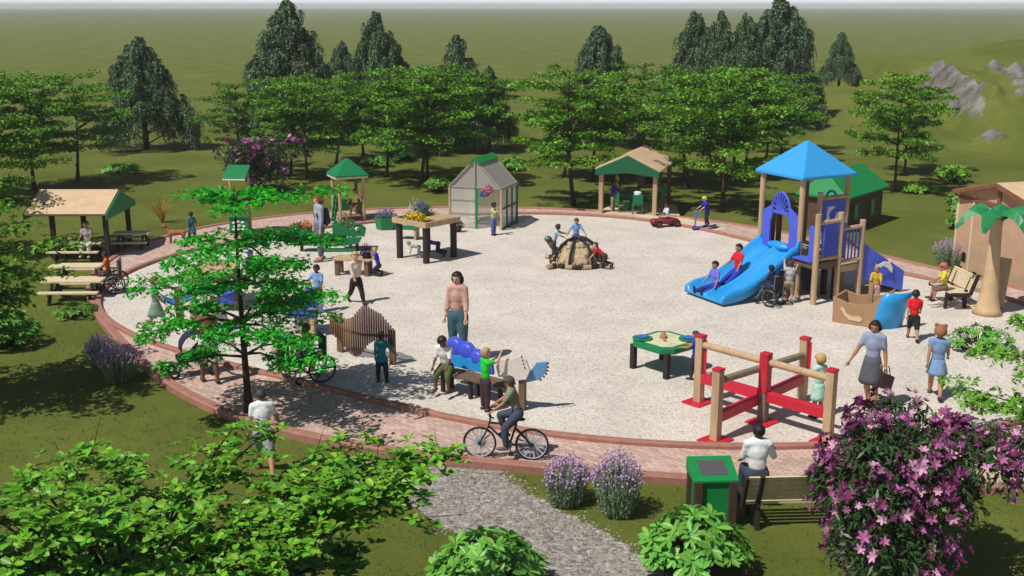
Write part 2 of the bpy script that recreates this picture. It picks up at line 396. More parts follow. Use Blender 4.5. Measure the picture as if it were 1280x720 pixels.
strip('brick_walk', ring(CO, -.19), ring(CI, .14), [(0, .1), (.5, .1), (1, .1)], paver_m)
strip('inner_kerb', ring(CI, .15), ring(CI), [(0, .02), (0, .16), (.15, .185), (.85, .185), (1, .16), (1, .02)], kerb_m)
rr = ring(CI, .01)
mb = MB(); mb.v = [(x, y, .1) for x, y in rr] + [(PC[0], PC[1], .1)]; mb.f = [(i, (i + 1) % 240, 240) for i in range(240)]; mb.mi = [0] * 240
mb.build('gravel_surface', surf_m)['kind'] = 'structure'
# gravel path from the walk to the bottom of the frame
L_ = [G(432, 574, 0), G(452, 590, 0), G(520, 634, 0), G(600, 690, 0), G(660, 745, 0), G(760, 860, 0)]
R_ = [G(625, 590, 0), G(640, 606, 0), G(690, 632, 0), G(770, 676, 0), G(870, 745, 0), G(1010, 860, 0)]
def ragged(P, seed):
    r = random.Random(seed); out = []
    for a, b2 in zip(P[:-1], P[1:]):
        for i in range(14):
            p = a.lerp(b2, i / 14); d = (b2 - a).normalized(); s = Vector((-d.y, d.x, 0)); out.append(p + s * r.uniform(-.06, .06))
    return out + [P[-1]]
A = ragged(L_, 1); B = ragged(R_, 2)
mb = MB(); k = len(A); mb.v = [(p.x, p.y, .006) for p in A + B]; mb.f = [(i, i + k, i + k + 1, i + 1) for i in range(k - 1)]; mb.mi = [0] * (k - 1)
mb.build('gravel_path', path_m)['kind'] = 'structure'
r = random.Random(4); mb = MB()
for P in (A, B):
    for p in P:
        for _ in range(7):
            s = r.uniform(.01, .026); mb.ell((p.x + r.gauss(0, .09), p.y + r.gauss(0, .09), s * .3), (s, s * r.uniform(.6, 1), s * .6), rotz(r.uniform(0, 180)), 5, 0, 4)
for _ in range(1500):
    i = r.randrange(k); p = A[i].lerp(B[i], r.random()); s = r.uniform(.01, .028)
    mb.ell((p.x, p.y, .006 + s * .25), (s, s * r.uniform(.6, 1), s * .55), rotz(r.uniform(0, 180)), 5, 0, 4)
tag(mb.build('pebbles', M('pebble_stone', (150, 142, 134), .9, .2, 3, rnd_isl=.35)), 'loose grey pebbles scattered over the gravel path', 'pebbles', kind='stuff')
# concrete pad in front of the pavilion at the back
pp = [G(746, 265, .1), G(790, 269, .1), G(822, 276, .1), G(892, 289, .1), G(910, 287, .1), G(850, 271, .1), G(845, 256, .1), G(778, 251, .1)]
mb = MB(); mb.flatp([(p.x, p.y) for p in reversed(pp)][::-1], .0, .118); mb.build('concrete_pad', M('pad_concrete', (206, 190, 160), .9, .1, 3, .2))['kind'] = 'structure'

# short grass tufts on the nearer lawn
rs = np.random.RandomState(44); n = 42000
gx_ = rs.uniform(-15, 14, n); gy_ = 10.5 + 22 * rs.rand(n) ** 1.7
th = np.arctan2(gy_ - PC[1], gx_ - PC[0]); rr_ = CO[0] + sum(CO[2 * k - 1] * np.cos(k * th) + CO[2 * k] * np.sin(k * th) for k in range(1, 5))
yl = np.array([p.y for p in L_])[::-1]; xl_ = np.interp(gy_, yl, np.array([p.x for p in L_])[::-1]); yr_ = np.array([p.y for p in R_])[::-1]; xr_ = np.interp(gy_, yr_, np.array([p.x for p in R_])[::-1])
ok = (np.hypot(gx_ - PC[0], gy_ - PC[1]) > rr_ + .02) & ~((gx_ > xl_ + .03 * rs.randn(n) - .02) & (gx_ < xr_ + .03 * rs.randn(n) + .02) & (gy_ < max(yl.max(), yr_.max())))
ok &= (vnoise(gx_, gy_, .7, 21) + .6 * rs.rand(n) > .55)
P = np.stack([gx_, gy_, 0 * gx_], 1)[ok]; k = len(P)
hgt_ = rs.uniform(.025, .06, k); d = np.stack([rs.randn(k) * .45, rs.randn(k) * .45, np.ones(k)], 1)
Q = np.concatenate([leaves(P + rs.randn(k, 3) * [.02, .02, 0] + d * hgt_[:, None] / 2, d + rs.randn(k, 3) * .25, rs.randn(k, 3), hgt_ * 1.1, .009, .0) for _ in range(3)])
tag(quads_obj('grass_tufts', Q, leafmat('grass_blade', (92, 106, 42), .35, .7, .02, .1)), 'short green grass on the near lawn around the brick walk', 'grass', kind='stuff')
# ------------------------------------------------------------------ vegetation
bark_m = M('bark', (74, 60, 46), .95, .3, 9, .5, 30, stretch=(1, 1, .25))
bark_d = M('dark_bark', (52, 42, 33), .95, .3, 9, .5, 30, stretch=(1, 1, .25))
leaf_mid = leafmat('maple_leaf', (104, 152, 42), .55)
leaf_mid2 = leafmat('maple_leaf_deep', (90, 136, 38), .5)
leaf_bright = leafmat('bright_leaf', (42, 176, 26), .45, trans=.3)
leaf_con = leafmat('weeping_leaf', (88, 114, 80), .7, .5, .02, .1)
leaf_big = leafmat('broad_leaf', (104, 158, 44), .45, .38, .025, .12)
leaf_shrub = leafmat('shrub_leaf', (112, 172, 70), .28, .35, .02, .2)
leaf_dark = leafmat('dark_leaf', (58, 84, 44), .35, .4, .02, .15)
lav_leaf = leafmat('lavender_leaf', (132, 156, 118), .25, .7, .02, .2)
lav_flower = leafmat('lavender_flower', (196, 164, 206), .25, .7, .03, .2)
pink_m = leafmat('pink_blossom', (172, 98, 148), .45, .5, .035, .25)
plum_m = leafmat('plum_blossom', (112, 46, 92), .4, .5, .03, .2)
pinkl_m = leafmat('pale_blossom', (216, 160, 190), .25, .5, .03, .25)
def rows(*a): return np.concatenate(a)
def crown_tiers(rs, H, Rr, base, tiers, nl, ll, nbr=7, compound=False, trunk_bend=.15, flat=.13, csz=.42, prof=None, hole=.0, droop=None, rj=1.0, f0=.35):
    """returns (wood MB, leaf quads) of a tree whose foliage lies in flat layered sprays"""
    wd = MB(); Q = []
    bx, by = rs.randn(2) * trunk_bend
    def tp(z): t = z / H; return np.array([bx * math.sin(t * 2.4), by * math.sin(t * 2.1), z])
    tr = H * .0125 + .018
    zs = np.linspace(0, H * .96, 9)
    wd.tube([tp(z) for z in zs], [tr * (1.5 if i == 0 else 1 - .85 * i / 8) for i in range(9)], 8)
    for k in range(tiers):
        t = (k + .5) / tiers; z = base + (H - base) * t
        r = Rr * (prof(t) if prof else (.5 + .5 * math.sin(math.pi * min(1, t * .75 + .2))))
        a0 = rs.rand() * 6.28
        nb = max(3, int(nbr * (r / Rr) + rs.rand()))
        for j in range(nb):
            if rs.rand() < hole: continue
            a = a0 + 6.283 * j / nb + rs.randn() * .25
            d = np.array([math.cos(a), math.sin(a), 0]); L = r * rs.uniform(.5, 1.12)
            rise = (rs.uniform(-.05, .16) * L + rs.randn() * .06) * rj - (droop[k] * L if droop else 0)
            s = tp(z - .12 * L); pts = [s, s + d * L * .35 + np.array([0, 0, .12 * L + rise * .5]), s + d * L * .7 + np.array([0, 0, .12 * L + rise]), s + d * L + np.array([0, 0, .1 * L + rise])]
            wd.tube(pts, [tr * .42, tr * .28, tr * .18, .006], 5, cap=False)
            for f in np.linspace(f0, 1.0, max(2, int(L / .38))):
                f += rs.randn() * .05
                c = s + d * L * f + np.array([0, 0, .12 * L + rise * f]) + rs.randn(3) * [.14, .14, .05]
                sz = csz * rs.uniform(.7, 1.2); n = int(nl * rs.uniform(.6, 1.3))
                th = rs.rand(n) * 6.283; rad = np.sqrt(rs.rand(n)) * sz
                P = np.stack([c[0] + rad * np.cos(th), c[1] + rad * np.sin(th), c[2] + rs.randn(n) * flat * .6 - .12 * (rad / sz) ** 2 * sz], 1)
                ax = np.stack([np.cos(th), np.sin(th), rs.uniform(-.5, .15, n)], 1) + rs.randn(n, 3) * .45
                nn = np.stack([rs.randn(n) * .45, rs.randn(n) * .45, np.ones(n)], 1)
                l = ll * rs.uniform(.65, 1.25, n)
                Q.append(fan(P, ax, nn, l, l * .5) if compound else leaves(P, ax, nn, l, l * .62))
                # small twigs inside the spray
                if rs.rand() < .7:
                    e = c + np.array([math.cos(a + rs.randn() * .7), math.sin(a + rs.randn() * .7), rs.uniform(-.1, .3)]) * sz
                    wd.tube([c, e], [.008, .003], 3, cap=False)
    return wd, rows(*Q)
def tree_obj(name, wd, Q, lm, label, cat, loc, rz=0, group=None, bark=None):
    t = thing(name, label, cat, loc, rz, group)
    wd.build('trunk', bark or bark_m, t, smooth=True)
    quads_obj('crown', Q, lm, t)
    return t
def shr(v, k): return v
# --- the maples behind the playground: (base px, base py, top py, label)
mid_protos = []
for i in range(5):
    rs = np.random.RandomState(20 + i)
    H = 4.9; wd, Q = crown_tiers(rs, H, 2.25, 1.4, 6 if i % 2 else 7, 84, .13, 7, hole=.2, flat=.09, csz=.36, trunk_bend=.3, prof=lambda t: .72 + .38 * math.sin(math.pi * min(1, t * .9 + .1)) if t < .8 else .62)
    t = tree_obj('maple_tree', wd, Q, leaf_mid if i < 3 else leaf_mid2, 'x', 'tree', (0, 0, -50))
    mid_protos.append(t)
mid_spots = [
 (97, 228, 88, 'slender maple with layered foliage left of the dark weeping conifer behind the tan shelter'),
 (43, 238, 92, 'maple at the far left behind the tan shelter, dense low crown'),
 (-18, 246, 84, 'maple cut by the left picture edge behind the shelter'),
 (-8, 318, 120, 'nearer maple at the left edge whose branches hang over the shelter roof'),
 (303, 213, 102, 'outermost left maple of the grove behind the purple blossoming bush'),
 (363, 220, 92, 'maple in the grove right of the purple blossoming bush'),
 (384, 224, 100, 'maple standing behind the man with the backpack'),
 (420, 205, 96, 'maple deep in the grove under the tallest weeping conifer'),
 (483, 222, 84, 'maple right behind the small green roofed tower'),
 (455, 200, 88, 'rear maple between the small tower and the middle conifers'),
 (526, 232, 78, 'left one of two close maple trunks behind the flower table'),
 (534, 230, 84, 'right one of two close maple trunks behind the flower table'),
 (574, 190, 80, 'rear maple left above the greenhouse roof'),
 (607, 188, 96, 'rightmost maple of the left grove, behind the greenhouse'),
 (500, 196, 92, 'rear maple in the middle of the left grove'),
 (717, 257, 82, 'maple right of the greenhouse with its trunk at the edge of the brick walk'),
 (742, 226, 88, 'second maple behind the one at the edge of the walk'),
 (704, 222, 100, 'small rear maple at the left end of the middle grove'),
 (806, 187, 76, 'slim rear maple above the open pavilion'),
 (862, 235, 84, 'maple right behind the open pavilion'),
 (856, 226, 90, 'slightly further maple close to the pavilion corner'),
 (903, 265, 86, 'maple with its trunk between scooter child and play tower'),
 (919, 224, 82, 'maple in the middle of the grove left of the blue roof'),
 (930, 222, 92, 'rear maple close behind the one left of the blue roof'),
 (976, 195, 92, 'rightmost maple of the grove, above the blue tower roof'),
 (957, 205, 100, 'rear maple half hidden by the blue tower roof'),
 (1118, 240, 92, 'front one of two thin maples alone on the right lawn'),
 (1131, 220, 92, 'rear one of two thin maples alone on the right lawn'),
]
for i, (px, py, top, lab) in enumerate(mid_spots):
    p = G(px, py, 0); h = zpx(top, p.y); s = h / 4.9
    pr = mid_protos[i % 5]
    o = pr if i < 5 else copy_tree(pr)
    w = s * (.86 if i in (26, 27) else 1.0) * rnd.uniform(.95, 1.1)
    o.location = (p.x, p.y, terr(p.x, p.y) - .03); o.rotation_euler = (0, 0, rnd.uniform(0, 6.28)); o.scale = (w, w, s)
    o['label'] = lab; o['group'] = 'layered maples around the playground'
# --- weeping dark conifers
def weeping(seed, H, Rr, boughs=40):
    rs = np.random.RandomState(seed); wd = MB(); Q = []
    wd.tube([(0, 0, 0), (.05, 0, H * .5), (0, .03, H * .95)], [.16, .1, .02], 7)
    for i in range(boughs):
        t = (i + rs.rand()) / boughs; zt = H * (.16 + .84 * t ** .85); q = 1 - zt / H
        a = i * 2.4 + rs.randn() * .3; rb = Rr * (q ** .85) * rs.uniform(.62, 1.12) + .05
        cl = .16 + .34 * q ** .5                               # size of this bough's curtain
        tip = np.array([math.cos(a) * rb, math.sin(a) * rb, zt])
        wd.tube([(0, 0, zt - .3 * rb - .1), tip * [.6, .6, 1] + [0, 0, .06], tip], [.04, .025, .008], 4, cap=False)
        for hh in range(5 + int(5 * q)):
            f = 1 - .55 * rs.rand() ** 1.5; hd = tip * [f, f, 1] + rs.randn(3) * [cl * .45, cl * .45, cl * .3] + [0, 0, .12 * (1 - f)]
            for s_ in range(16):
                b = a + rs.randn() * 1.1; k = rs.uniform(.1, .9) * cl; ln = rs.uniform(.35, 1.0) * (.35 + 1.0 * q ** .6) * .95
                n = max(4, int(ln / .065)); u = np.linspace(0, 1, n)[:, None]; out = np.array([math.cos(b), math.sin(b), 0])
                P = hd + out * k * np.sin(u * 1.7) + np.array([0, 0, 1]) * (.16 * cl * np.sin(u * 3) - u ** 1.5 * ln) + rs.randn(n, 3) * .025
                P[:, 2] = np.maximum(P[:, 2], .12)
                ax = out * (.7 - .6 * u) + np.array([0, 0, -1]) * (.35 + u) + rs.randn(n, 3) * .4
                Q.append(leaves(P, ax, rs.randn(n, 3) * .7 + out + [0, 0, .6], .13 * rs.uniform(.7, 1.2, n), .06))
    return wd, rows(*Q)
con_protos = []
for i in range(4):
    wd, Q = weeping(50 + i, 6.0, [3.0, 2.8, 2.6, 3.2][i], [58, 54, 48, 60][i])
    con_protos.append(tree_obj('weeping_conifer', wd, Q, leaf_con, 'x', 'tree', (0, 0, -50), bark=bark_d))
con_spots = [
 (183, 187, 45, 1.15, 'dark weeping conifer standing alone on the lawn left of the grove'),
 (366, 178, 3, 1.15, 'tallest weeping conifer above the left grove'),
 (330, 185, 95, .9, 'low weeping conifer left at the foot of the tallest one'),
 (431, 165, 53, .9, 'small weeping conifer between the tallest and the middle one'),
 (473, 172, 14, .85, 'slim weeping conifer in the middle of the left grove'),
 (496, 168, 50, .8, 'small weeping conifer just right of the slim middle one'),
 (572, 190, 44, .95, 'weeping conifer above the right end of the left grove'),
 (612, 186, 84, .9, 'short weeping conifer right of the one above the greenhouse'),
 (747, 182, 31, 1.0, 'weeping conifer alone above the middle grove'),
 (864, 165, 16, .95, 'leftmost weeping conifer of the right group'),
 (895, 168, 14, .8, 'second weeping conifer of the right group with a thin tip'),
 (926, 170, 19, .85, 'third weeping conifer of the right group, rounded tip'),
 (968, 160, -4, 1.15, 'largest weeping conifer of the right group, cut by the top edge'),
 (1003, 140, 82, 1.2, 'low weeping conifer right of the largest one'),
 (1048, 108, 40, 1.1, 'weeping conifer alone on the grassy rise at the right'),
]
for i, (px, py, top, w, lab) in enumerate(con_spots):
    p = G(px, py, 0)
    for _ in range(4): p = G(px, py, terr(p.x, p.y))
    if i == 14: p = G(1048, 112, 1.6)
    z0 = terr(p.x, p.y); s = (zpx(top, p.y) - z0) / 6.0
    o = con_protos[i % 4] if i < 4 else copy_tree(con_protos[i % 4])
    o.location = (p.x, p.y, z0 - .05); o.rotation_euler = (0, 0, rnd.uniform(0, 6.28)); o.scale = (s * w, s * w, s)
    o['label'] = lab; o['group'] = 'dark weeping conifers'
# --- bright young tree by the near walk
rs = np.random.RandomState(91)
p = G(312, 521, .0)
wd, Q = crown_tiers(rs, 4.45, 1.85, 1.0, 5, 92, .092, 7, True, .08, .075, .4, prof=lambda t: [.75, 1.0, 1.0, .95, .74][min(4, int(t * 5))], hole=.1, droop=(.12, .1, .16, .22, .04), rj=.4, f0=.45)
tree_obj('young_maple', wd, Q, leaf_bright, 'vivid green young tree with layered sprays growing at the near left kerb', 'tree', p, 20, bark=bark_d)
# --- large near tree, bottom left, seen from above
rs = np.random.RandomState(17)
wd = MB(); Q = []
bl = Vector((-3.75, 9.9, 0))
wd.tube([(0, 0, 0), (.06, .03, .8), (0, .05, 1.5)], [.11, .085, .07], 8)
for j in range(66):
    a = j * 2.4 + rs.randn() * .3; L = rs.uniform(.7, 3.05); z1 = rs.uniform(1.7, 3.35) - .2 * L
    if math.sin(a) > .35: L *= .85
    aa = math.degrees(math.atan2(math.sin(a), math.cos(a)))
    if -70 < aa < 8: L = min(L, 1.7)
    if j >= 58: aa = rs.uniform(8, 46); a = R(aa); L = rs.uniform(2.5, 3.45); z1 = rs.uniform(2.2, 2.6)
    s = np.array([0, .05, rs.uniform(.7, 1.7)]); d = np.array([math.cos(a), math.sin(a), 0])
    pts = [s, s + d * L * .4 + [0, 0, (z1 - s[2]) * .6], s + d * L * .75 + [0, 0, (z1 - s[2]) * .9], s + d * L + [0, 0, z1 - s[2]]]
    wd.tube(pts, [.03, .02, .012, .005], 5, cap=False)
    for f in np.linspace(.38, 1, int(L / .24) + 1):
        c = (1 - f) * pts[0] + f * pts[3] + np.array([0, 0, .25 * math.sin(f * 3.14) * (z1 - s[2])]) + rs.randn(3) * [.12, .12, .07]
        for q in range(7):
            cc = c + rs.randn(3) * [.13, .13, .07]
            n = 6; th = rs.rand() * 6.28 + np.arange(n) * 6.283 / n + rs.randn(n) * .25
            tilt = rs.randn(3) * .35; up = nrm(np.array([tilt[0], tilt[1], 1.0]))
            out = np.stack([np.cos(th), np.sin(th), rs.uniform(-.25, .45, n)], 1)
            l = .105 * rs.uniform(.65, 1.25, n)
            Q.append(leaves6(cc + out * l[:, None] * .55, out, up + rs.randn(n, 3) * .2, l, l * .62, .1))
        wd.tube([c, c + rs.randn(3) * .16 + [0, 0, .1]], [.006, .003], 3, cap=False)
tree_obj('broadleaf_tree', wd, rows(*Q), leaf_big, 'low spreading broad leaved tree filling the near left corner', 'tree', bl, 0, bark=bark_d)
# --- tree at the left edge, trunk by the frame
rs = np.random.RandomState(33)
wd, Q = crown_tiers(rs, 4.3, 1.75, 1.0, 6, 46, .13, 7, True, .1, .1, .42)
p = G(-34, 500, 0)
tree_obj('edge_tree', wd, Q, leaf_mid, 'dark shaded tree at the left picture edge in front of the picnic tables', 'tree', p, 0, bark=bark_d)
# --- tree at the right edge, its branches reach over the walk
rs = np.random.RandomState(36)
wd, Q = crown_tiers(rs, 2.75, 2.05, .45, 3, 64, .1, 8, True, .1, .08, .34, prof=lambda t: [1.0, .95, .72][min(2, int(t * 3))], hole=.1)
tree_obj('right_edge_maple', wd, Q, leaf_big, 'bright leaved tree reaching in from the right picture edge', 'tree', (9.05, 16.9, 0), 60, bark=bark_d)
# --- low leafy shrubs (rosettes of long leaves)
def rosettes(seed, Rx, H, n, ll, dome=True):
    rs = np.random.RandomState(seed); Q = []; wd = MB()
    for i in range(n):
        a = rs.rand() * 6.283; rr_ = math.sqrt(rs.rand()); e = math.sqrt(max(0, 1 - rr_ ** 2))
        c = np.array([math.cos(a) * rr_ * Rx, math.sin(a) * rr_ * Rx, H * (.25 + .7 * e * rs.uniform(.55, 1.05))])
        up = nrm(np.array([math.cos(a) * rr_ * .9, math.sin(a) * rr_ * .9, .9]) + rs.randn(3) * .2)
        u = nrm(np.cross(up, [.3, .8, .1])); w = np.cross(up, u)
        k = 8; th = np.arange(k) * 6.283 / k + rs.rand() * 6 + rs.randn(k) * .15
        out = u * np.cos(th)[:, None] + w * np.sin(th)[:, None] + up * rs.uniform(-.15, .5, k)[:, None]
        l = ll * rs.uniform(.75, 1.2, k)
        Q.append(leaves6(c + nrm(out) * l[:, None] * .52, out, up + 0 * out, l, l * .38, .06))
        wd.tube([(c[0] * .3, c[1] * .3, 0), c * [.8, .8, .6], c], [.014, .01, .006], 4, cap=False)
    return wd, rows(*Q)
def shrub(name, lab, px, py, w, h, n, ll, lm, seed, z=0, group=None, cat='shrub'):
    wd, Q = rosettes(seed, w / 2, h, n, ll); p = G(px, py, z)
    t = thing(name, lab, cat, (p.x, p.y, terr(p.x, p.y)), 0, group)
    wd.build('stems', bark_d, t); quads_obj('foliage', Q, lm, t); return t
shrub('leafy_shrub', 'glossy light green rosette shrub left of the green bin bench, at the bottom edge', 868, 712, 1.35, .82, 95, .19, leaf_shrub, 1)
shrub('leafy_shrub', 'light green rosette shrub at the lower end of the gravel path', 612, 735, 1.4, .72, 90, .19, leaf_shrub, 2)
shrub('leafy_shrub', 'pale green shrub at the left edge below the picnic tables', 8, 432, 1.5, .85, 110, .14, leaf_shrub, 3)
shrub('leafy_shrub', 'dark low shrub in front of the nearest picnic table', 98, 395, 1.1, .3, 60, .11, leaf_mid2, 4)
shrub('leafy_shrub', 'light shrub in the shade below the left maples', 155, 215, 1.7, .35, 60, .2, leaf_shrub, 5)
shrub('leafy_shrub', 'small pale shrub behind the small green roofed tower', 470, 208, 1.6, .5, 60, .2, leaf_shrub, 6)
shrub('leafy_shrub', 'small pale shrub right of the tower, under the grove', 500, 200, 1.6, .5, 60, .2, leaf_shrub, 7)
shrub('leafy_shrub', 'small light shrub just right of the greenhouse roof', 640, 213, 1.1, .6, 50, .2, leaf_shrub, 8)
shrub('leafy_shrub', 'green shrub behind the flower table near the greenhouse', 548, 240, 1.2, .7, 60, .16, leaf_mid2, 9)
shrub('leafy_shrub', 'low shrub in the tree shade at the right lawn, left one', 1148, 240, 1.5, .35, 55, .2, leaf_mid, 10)
shrub('leafy_shrub', 'round shrub right of the two thin maples', 1190, 228, 1.6, .7, 70, .2, leaf_mid, 11)
shrub('leafy_shrub', 'light green shrub left of the tan playhouse gable', 1203, 265, 1.2, .8, 70, .17, leaf_shrub, 12)
shrub('leafy_shrub', 'low light green shrub in front of the tan playhouse left wall', 1200, 287, .9, .6, 55, .15, leaf_shrub, 13)
shrub('leafy_shrub', 'light green shrub behind the child wearing bear ears', 1225, 440, 1.5, .55, 80, .12, leaf_shrub, 14)
shrub('leafy_shrub', 'light shrub behind the pavilion', 802, 215, 1.3, .8, 60, .18, leaf_shrub, 15)
shrub('leafy_shrub', 'pale shrub far behind the trees left of the pavilion', 690, 195, 1.8, .5, 60, .2, leaf_shrub, 16)
# --- lavender
def lavender(lab, px, py, w, h, seed, n=260):
    rs = np.random.RandomState(seed); p = G(px, py, 0); t = thing('lavender_bush', lab, 'lavender', p, 0, 'lavender bushes around the walk')
    a = rs.rand(n) * 6.283; q = np.sqrt(rs.rand(n)); b = np.stack([np.cos(a) * q, np.sin(a) * q, 0 * a], 1) * w * .28
    tip = np.stack([np.cos(a) * q * w * .5, np.sin(a) * q * w * .5, h * (1 - .38 * q ** 2) * rs.uniform(.78, 1.0, n)], 1)
    Q = []; Fq = []
    for f0, f1 in ((0, .4), (.3, .72), (.6, .95)):
        A_ = b + (tip - b) * f0; B_ = b + (tip - b) * f1
        Q.append(leaves((A_ + B_) / 2, B_ - A_, rs.randn(n, 3), np.linalg.norm(B_ - A_, axis=1), .014, .0))
    for _ in range(7):
        f = rs.uniform(.1, .72, n)[:, None]; P = b + (tip - b) * f
        ax = np.stack([rs.randn(n), rs.randn(n), np.ones(n) * 1.1], 1)
        Q.append(leaves(P, ax, rs.randn(n, 3), .11 * rs.uniform(.6, 1.2, n), .018, .05))
    for _ in range(3):
        f = rs.uniform(.86, 1.04, n)[:, None]; P = b + (tip - b) * f + rs.randn(n, 3) * .008
        Fq.append(leaves(P, rs.randn(n, 3) + [0, 0, 1], rs.randn(n, 3), .042, .03, .05))
    quads_obj('stems', rows(*Q), lav_leaf, t); quads_obj('flower_spikes', rows(*Fq), lav_flower, t)
lavender('lavender bush right of the bicycle, left of a pair beside the path', 707, 630, .78, .85, 1)
lavender('taller lavender bush of the pair right of the path', 771, 643, .8, 1.08, 2, 300)
lavender('lavender bush against the left outer kerb, fuller front one', 150, 476, .9, .85, 3, 280)
lavender('shaded lavender bush behind the front one at the left kerb', 128, 460, .7, .8, 4)
lavender('lavender bush on the lawn by the tan playhouse', 1187, 331, 1.1, .82, 5, 260)
# --- pink flowering bushes
def bloom_bush(name, lab, loc, w, h, nl, nf, fs, seed, ll):
    rs = np.random.RandomState(seed); t = thing(name, lab, 'flowering bush', loc)
    wd = MB(); Q = []; Fq = []; mi = []
    lobs = [(rs.randn(3) * [.28 * w, .28 * w, 0] + [0, 0, h * rs.uniform(.22, .8)], rs.uniform(.17, .34) * w) for _ in range(17)]
    for c, r_ in lobs:
        c[2] = min(c[2], h - r_ * .8); c[0] = max(c[0], -.24 * w + .3 * (r_ - .17 * w)); wd.tube([(0, 0, 0), tuple(c * .5), tuple(c)], [.035, .025, .01], 5, cap=False)
    def pts(n, lo):
        k = rs.randint(len(lobs), size=n); d = nrm(rs.randn(n, 3)); d[:, 2] = np.where(d[:, 2] < -.5, -d[:, 2], d[:, 2])
        rr_ = rs.uniform(lo, 1, n) ** .6
        c = np.array([lobs[i][0] for i in k]); r_ = np.array([lobs[i][1] for i in k])
        P = c + d * (r_ * rr_)[:, None] * [1, 1, .85]; P[:, 2] = np.maximum(P[:, 2], .05); return P, d
    P, d = pts(nl, .25)
    ax = d * .6 + rs.randn(nl, 3) * .45 + [0, 0, -.55]
    Q = leaves(P, ax, d + rs.randn(nl, 3) * .4 + [0, 0, .5], ll * rs.uniform(.6, 1.3, nl), ll * .26, .08)
    P, d = pts(nf, .78); K, dk = pts(int(nf / 9), .9); P = np.where(rs.rand(nf, 1) < .75, np.repeat(K, 10, 0)[:nf] + rs.randn(nf, 3) * .085 if len(K) * 10 >= nf else P, P); d = np.where(rs.rand(nf, 1) < .75, np.repeat(dk, 10, 0)[:nf], d)
    for i in range(nf):
        ax = nrm(d[i] + rs.randn(3) * .4 + [0, 0, .25]); u = nrm(np.cross(ax, [.2, .5, .9])); v = np.cross(ax, u)
        k = 6; th = np.arange(k) * 6.283 / k + rs.rand() * 6; o = u * np.cos(th)[:, None] + v * np.sin(th)[:, None] + ax * .55
        l = fs * rs.uniform(.65, 1.5); Fq.append(leaves6(P[i] + nrm(o) * l * .5, o, np.tile(ax, (k, 1)), np.full(k, l), l * .46, .1)); mi += [int(rs.choice(3, p=[.42, .15, .43]))] * k
    wd.build('stems', bark_d, t); quads_obj('foliage', Q, leaf_dark, t)
    quads_obj('blossoms', rows(*Fq), [pink_m, pinkl_m, plum_m], t, mi)
p = G(1130, 735, 0)
bloom_bush('blossom_bush', 'big bush of pink purple lily blossoms right of the slatted bench, in front', (5.0, 13.25, 0), 2.2, 2.2, 13500, 1500, .076, 5, .15)
p = G(315, 240, 0)
bloom_bush('blossom_bush', 'purple blossoming bush behind the green awning stall', (p.x, p.y, 0), 2.4, 2.2, 5500, 700, .1, 6, .2)
# --- ornamental orange grass
p = G(203, 278, 0); t = thing('flax_plant', 'clump of orange sword leaves on the lawn behind the dog', 'plant', p)
rs = np.random.RandomState(8); Q = []
for i in range(46):
    a = rs.rand() * 6.283; L = rs.uniform(.6, 1.15); k = rs.uniform(.15, .75); d = np.array([math.cos(a), math.sin(a), 0])
    prev = d * .06
    for s in range(5):
        f = (s + 1) / 5; cur = d * (.06 + k * L * f ** 1.6) + np.array([0, 0, L * (f - .3 * k * f ** 2)])
        Q.append(leaves(((prev + cur) / 2)[None], (cur - prev)[None], (np.array([0, 0, 1]) + d * -.3)[None], np.linalg.norm(cur - prev) * 1.25, .06 * (1.15 - f * .8), .04)); prev = cur
quads_obj('blades', rows(*Q), leafmat('flax_leaf', (190, 140, 62), .3, .5, .03, .2), t)
# ------------------------------------------------------------------ materials of the built things
tan = wood('tan_timber', (186, 158, 124)); tand = wood('brown_timber', (112, 86, 64)); darkw = M('dark_post', (48, 38, 34), .8, .25, 6, .2, 30, stretch=(1, 1, .2))
pale = wood('pale_planks', (214, 196, 160), .15); roof_tan = M('tan_roof', (206, 176, 142), .8, .12, 3, .15, 25)
green = M('green_plastic', (22, 122, 72), .45, .1, 3); green2 = M('bright_green_metal', (18, 134, 66), .5, .1, 3); greend = M('dark_green_slats', (26, 88, 60), .5, .12, 4)
blue = M('royal_blue_plastic', (78, 98, 212), .4, .08, 3); sky_b = M('sky_blue_plastic', (44, 150, 218), .35, .06, 3); sky_r = M('sky_blue_roof', (58, 156, 222), .5, .06, 3, .1, 14)
blued = M('deep_blue_plastic', (70, 86, 214), .4, .08, 3); red = M('red_paint', (196, 34, 56), .45, .12, 6, .1, 30); white = M('white_paint', (232, 230, 226), .5, .05, 4)
black = M('black_rubber', (28, 28, 30), .7, .15, 8); steel = M('grey_steel', (150, 152, 156), .35, .08, 5, metal=.8); greyp = M('grey_plastic', (150, 148, 144), .55, .08, 4)
stone = M('tan_stone', (176, 156, 124), .85, .25, 5, .5, 16, rnd_isl=.12); soil = M('planting_soil', (58, 44, 34), .95, .3, 9, .5, 30)
teal_m = M('teal_panel', (58, 120, 138), .5, .1, 4)
def wb(t): return MB((Matrix.Translation(t.location) @ Matrix.Rotation(t.rotation_euler.z, 4, 'Z')).inverted())
def part(t, name, mat, fn, bevel=.006, smooth=False, label=None):
    m = MB(); fn(m); o = m.build(name, mat, t, smooth, bevel)
    if label: o['label'] = label
    return o
def tuft(t, name, c, w, h, n, ll, mat, seed, thin=.35, base=0):
    """a small mound of leaves or blossoms as one part"""
    rs = np.random.RandomState(seed); d = nrm(rs.randn(n, 3)); d[:, 2] = np.abs(d[:, 2]); q = rs.rand(n) ** .45
    P = np.array(c) + d * q[:, None] * np.array([w[0] / 2, w[1] / 2, h])
    return quads_obj(name, leaves(P, d * .5 + rs.randn(n, 3) * .6, d + rs.randn(n, 3) * .4, ll * rs.uniform(.6, 1.3, n), ll * thin, .08), mat, t)
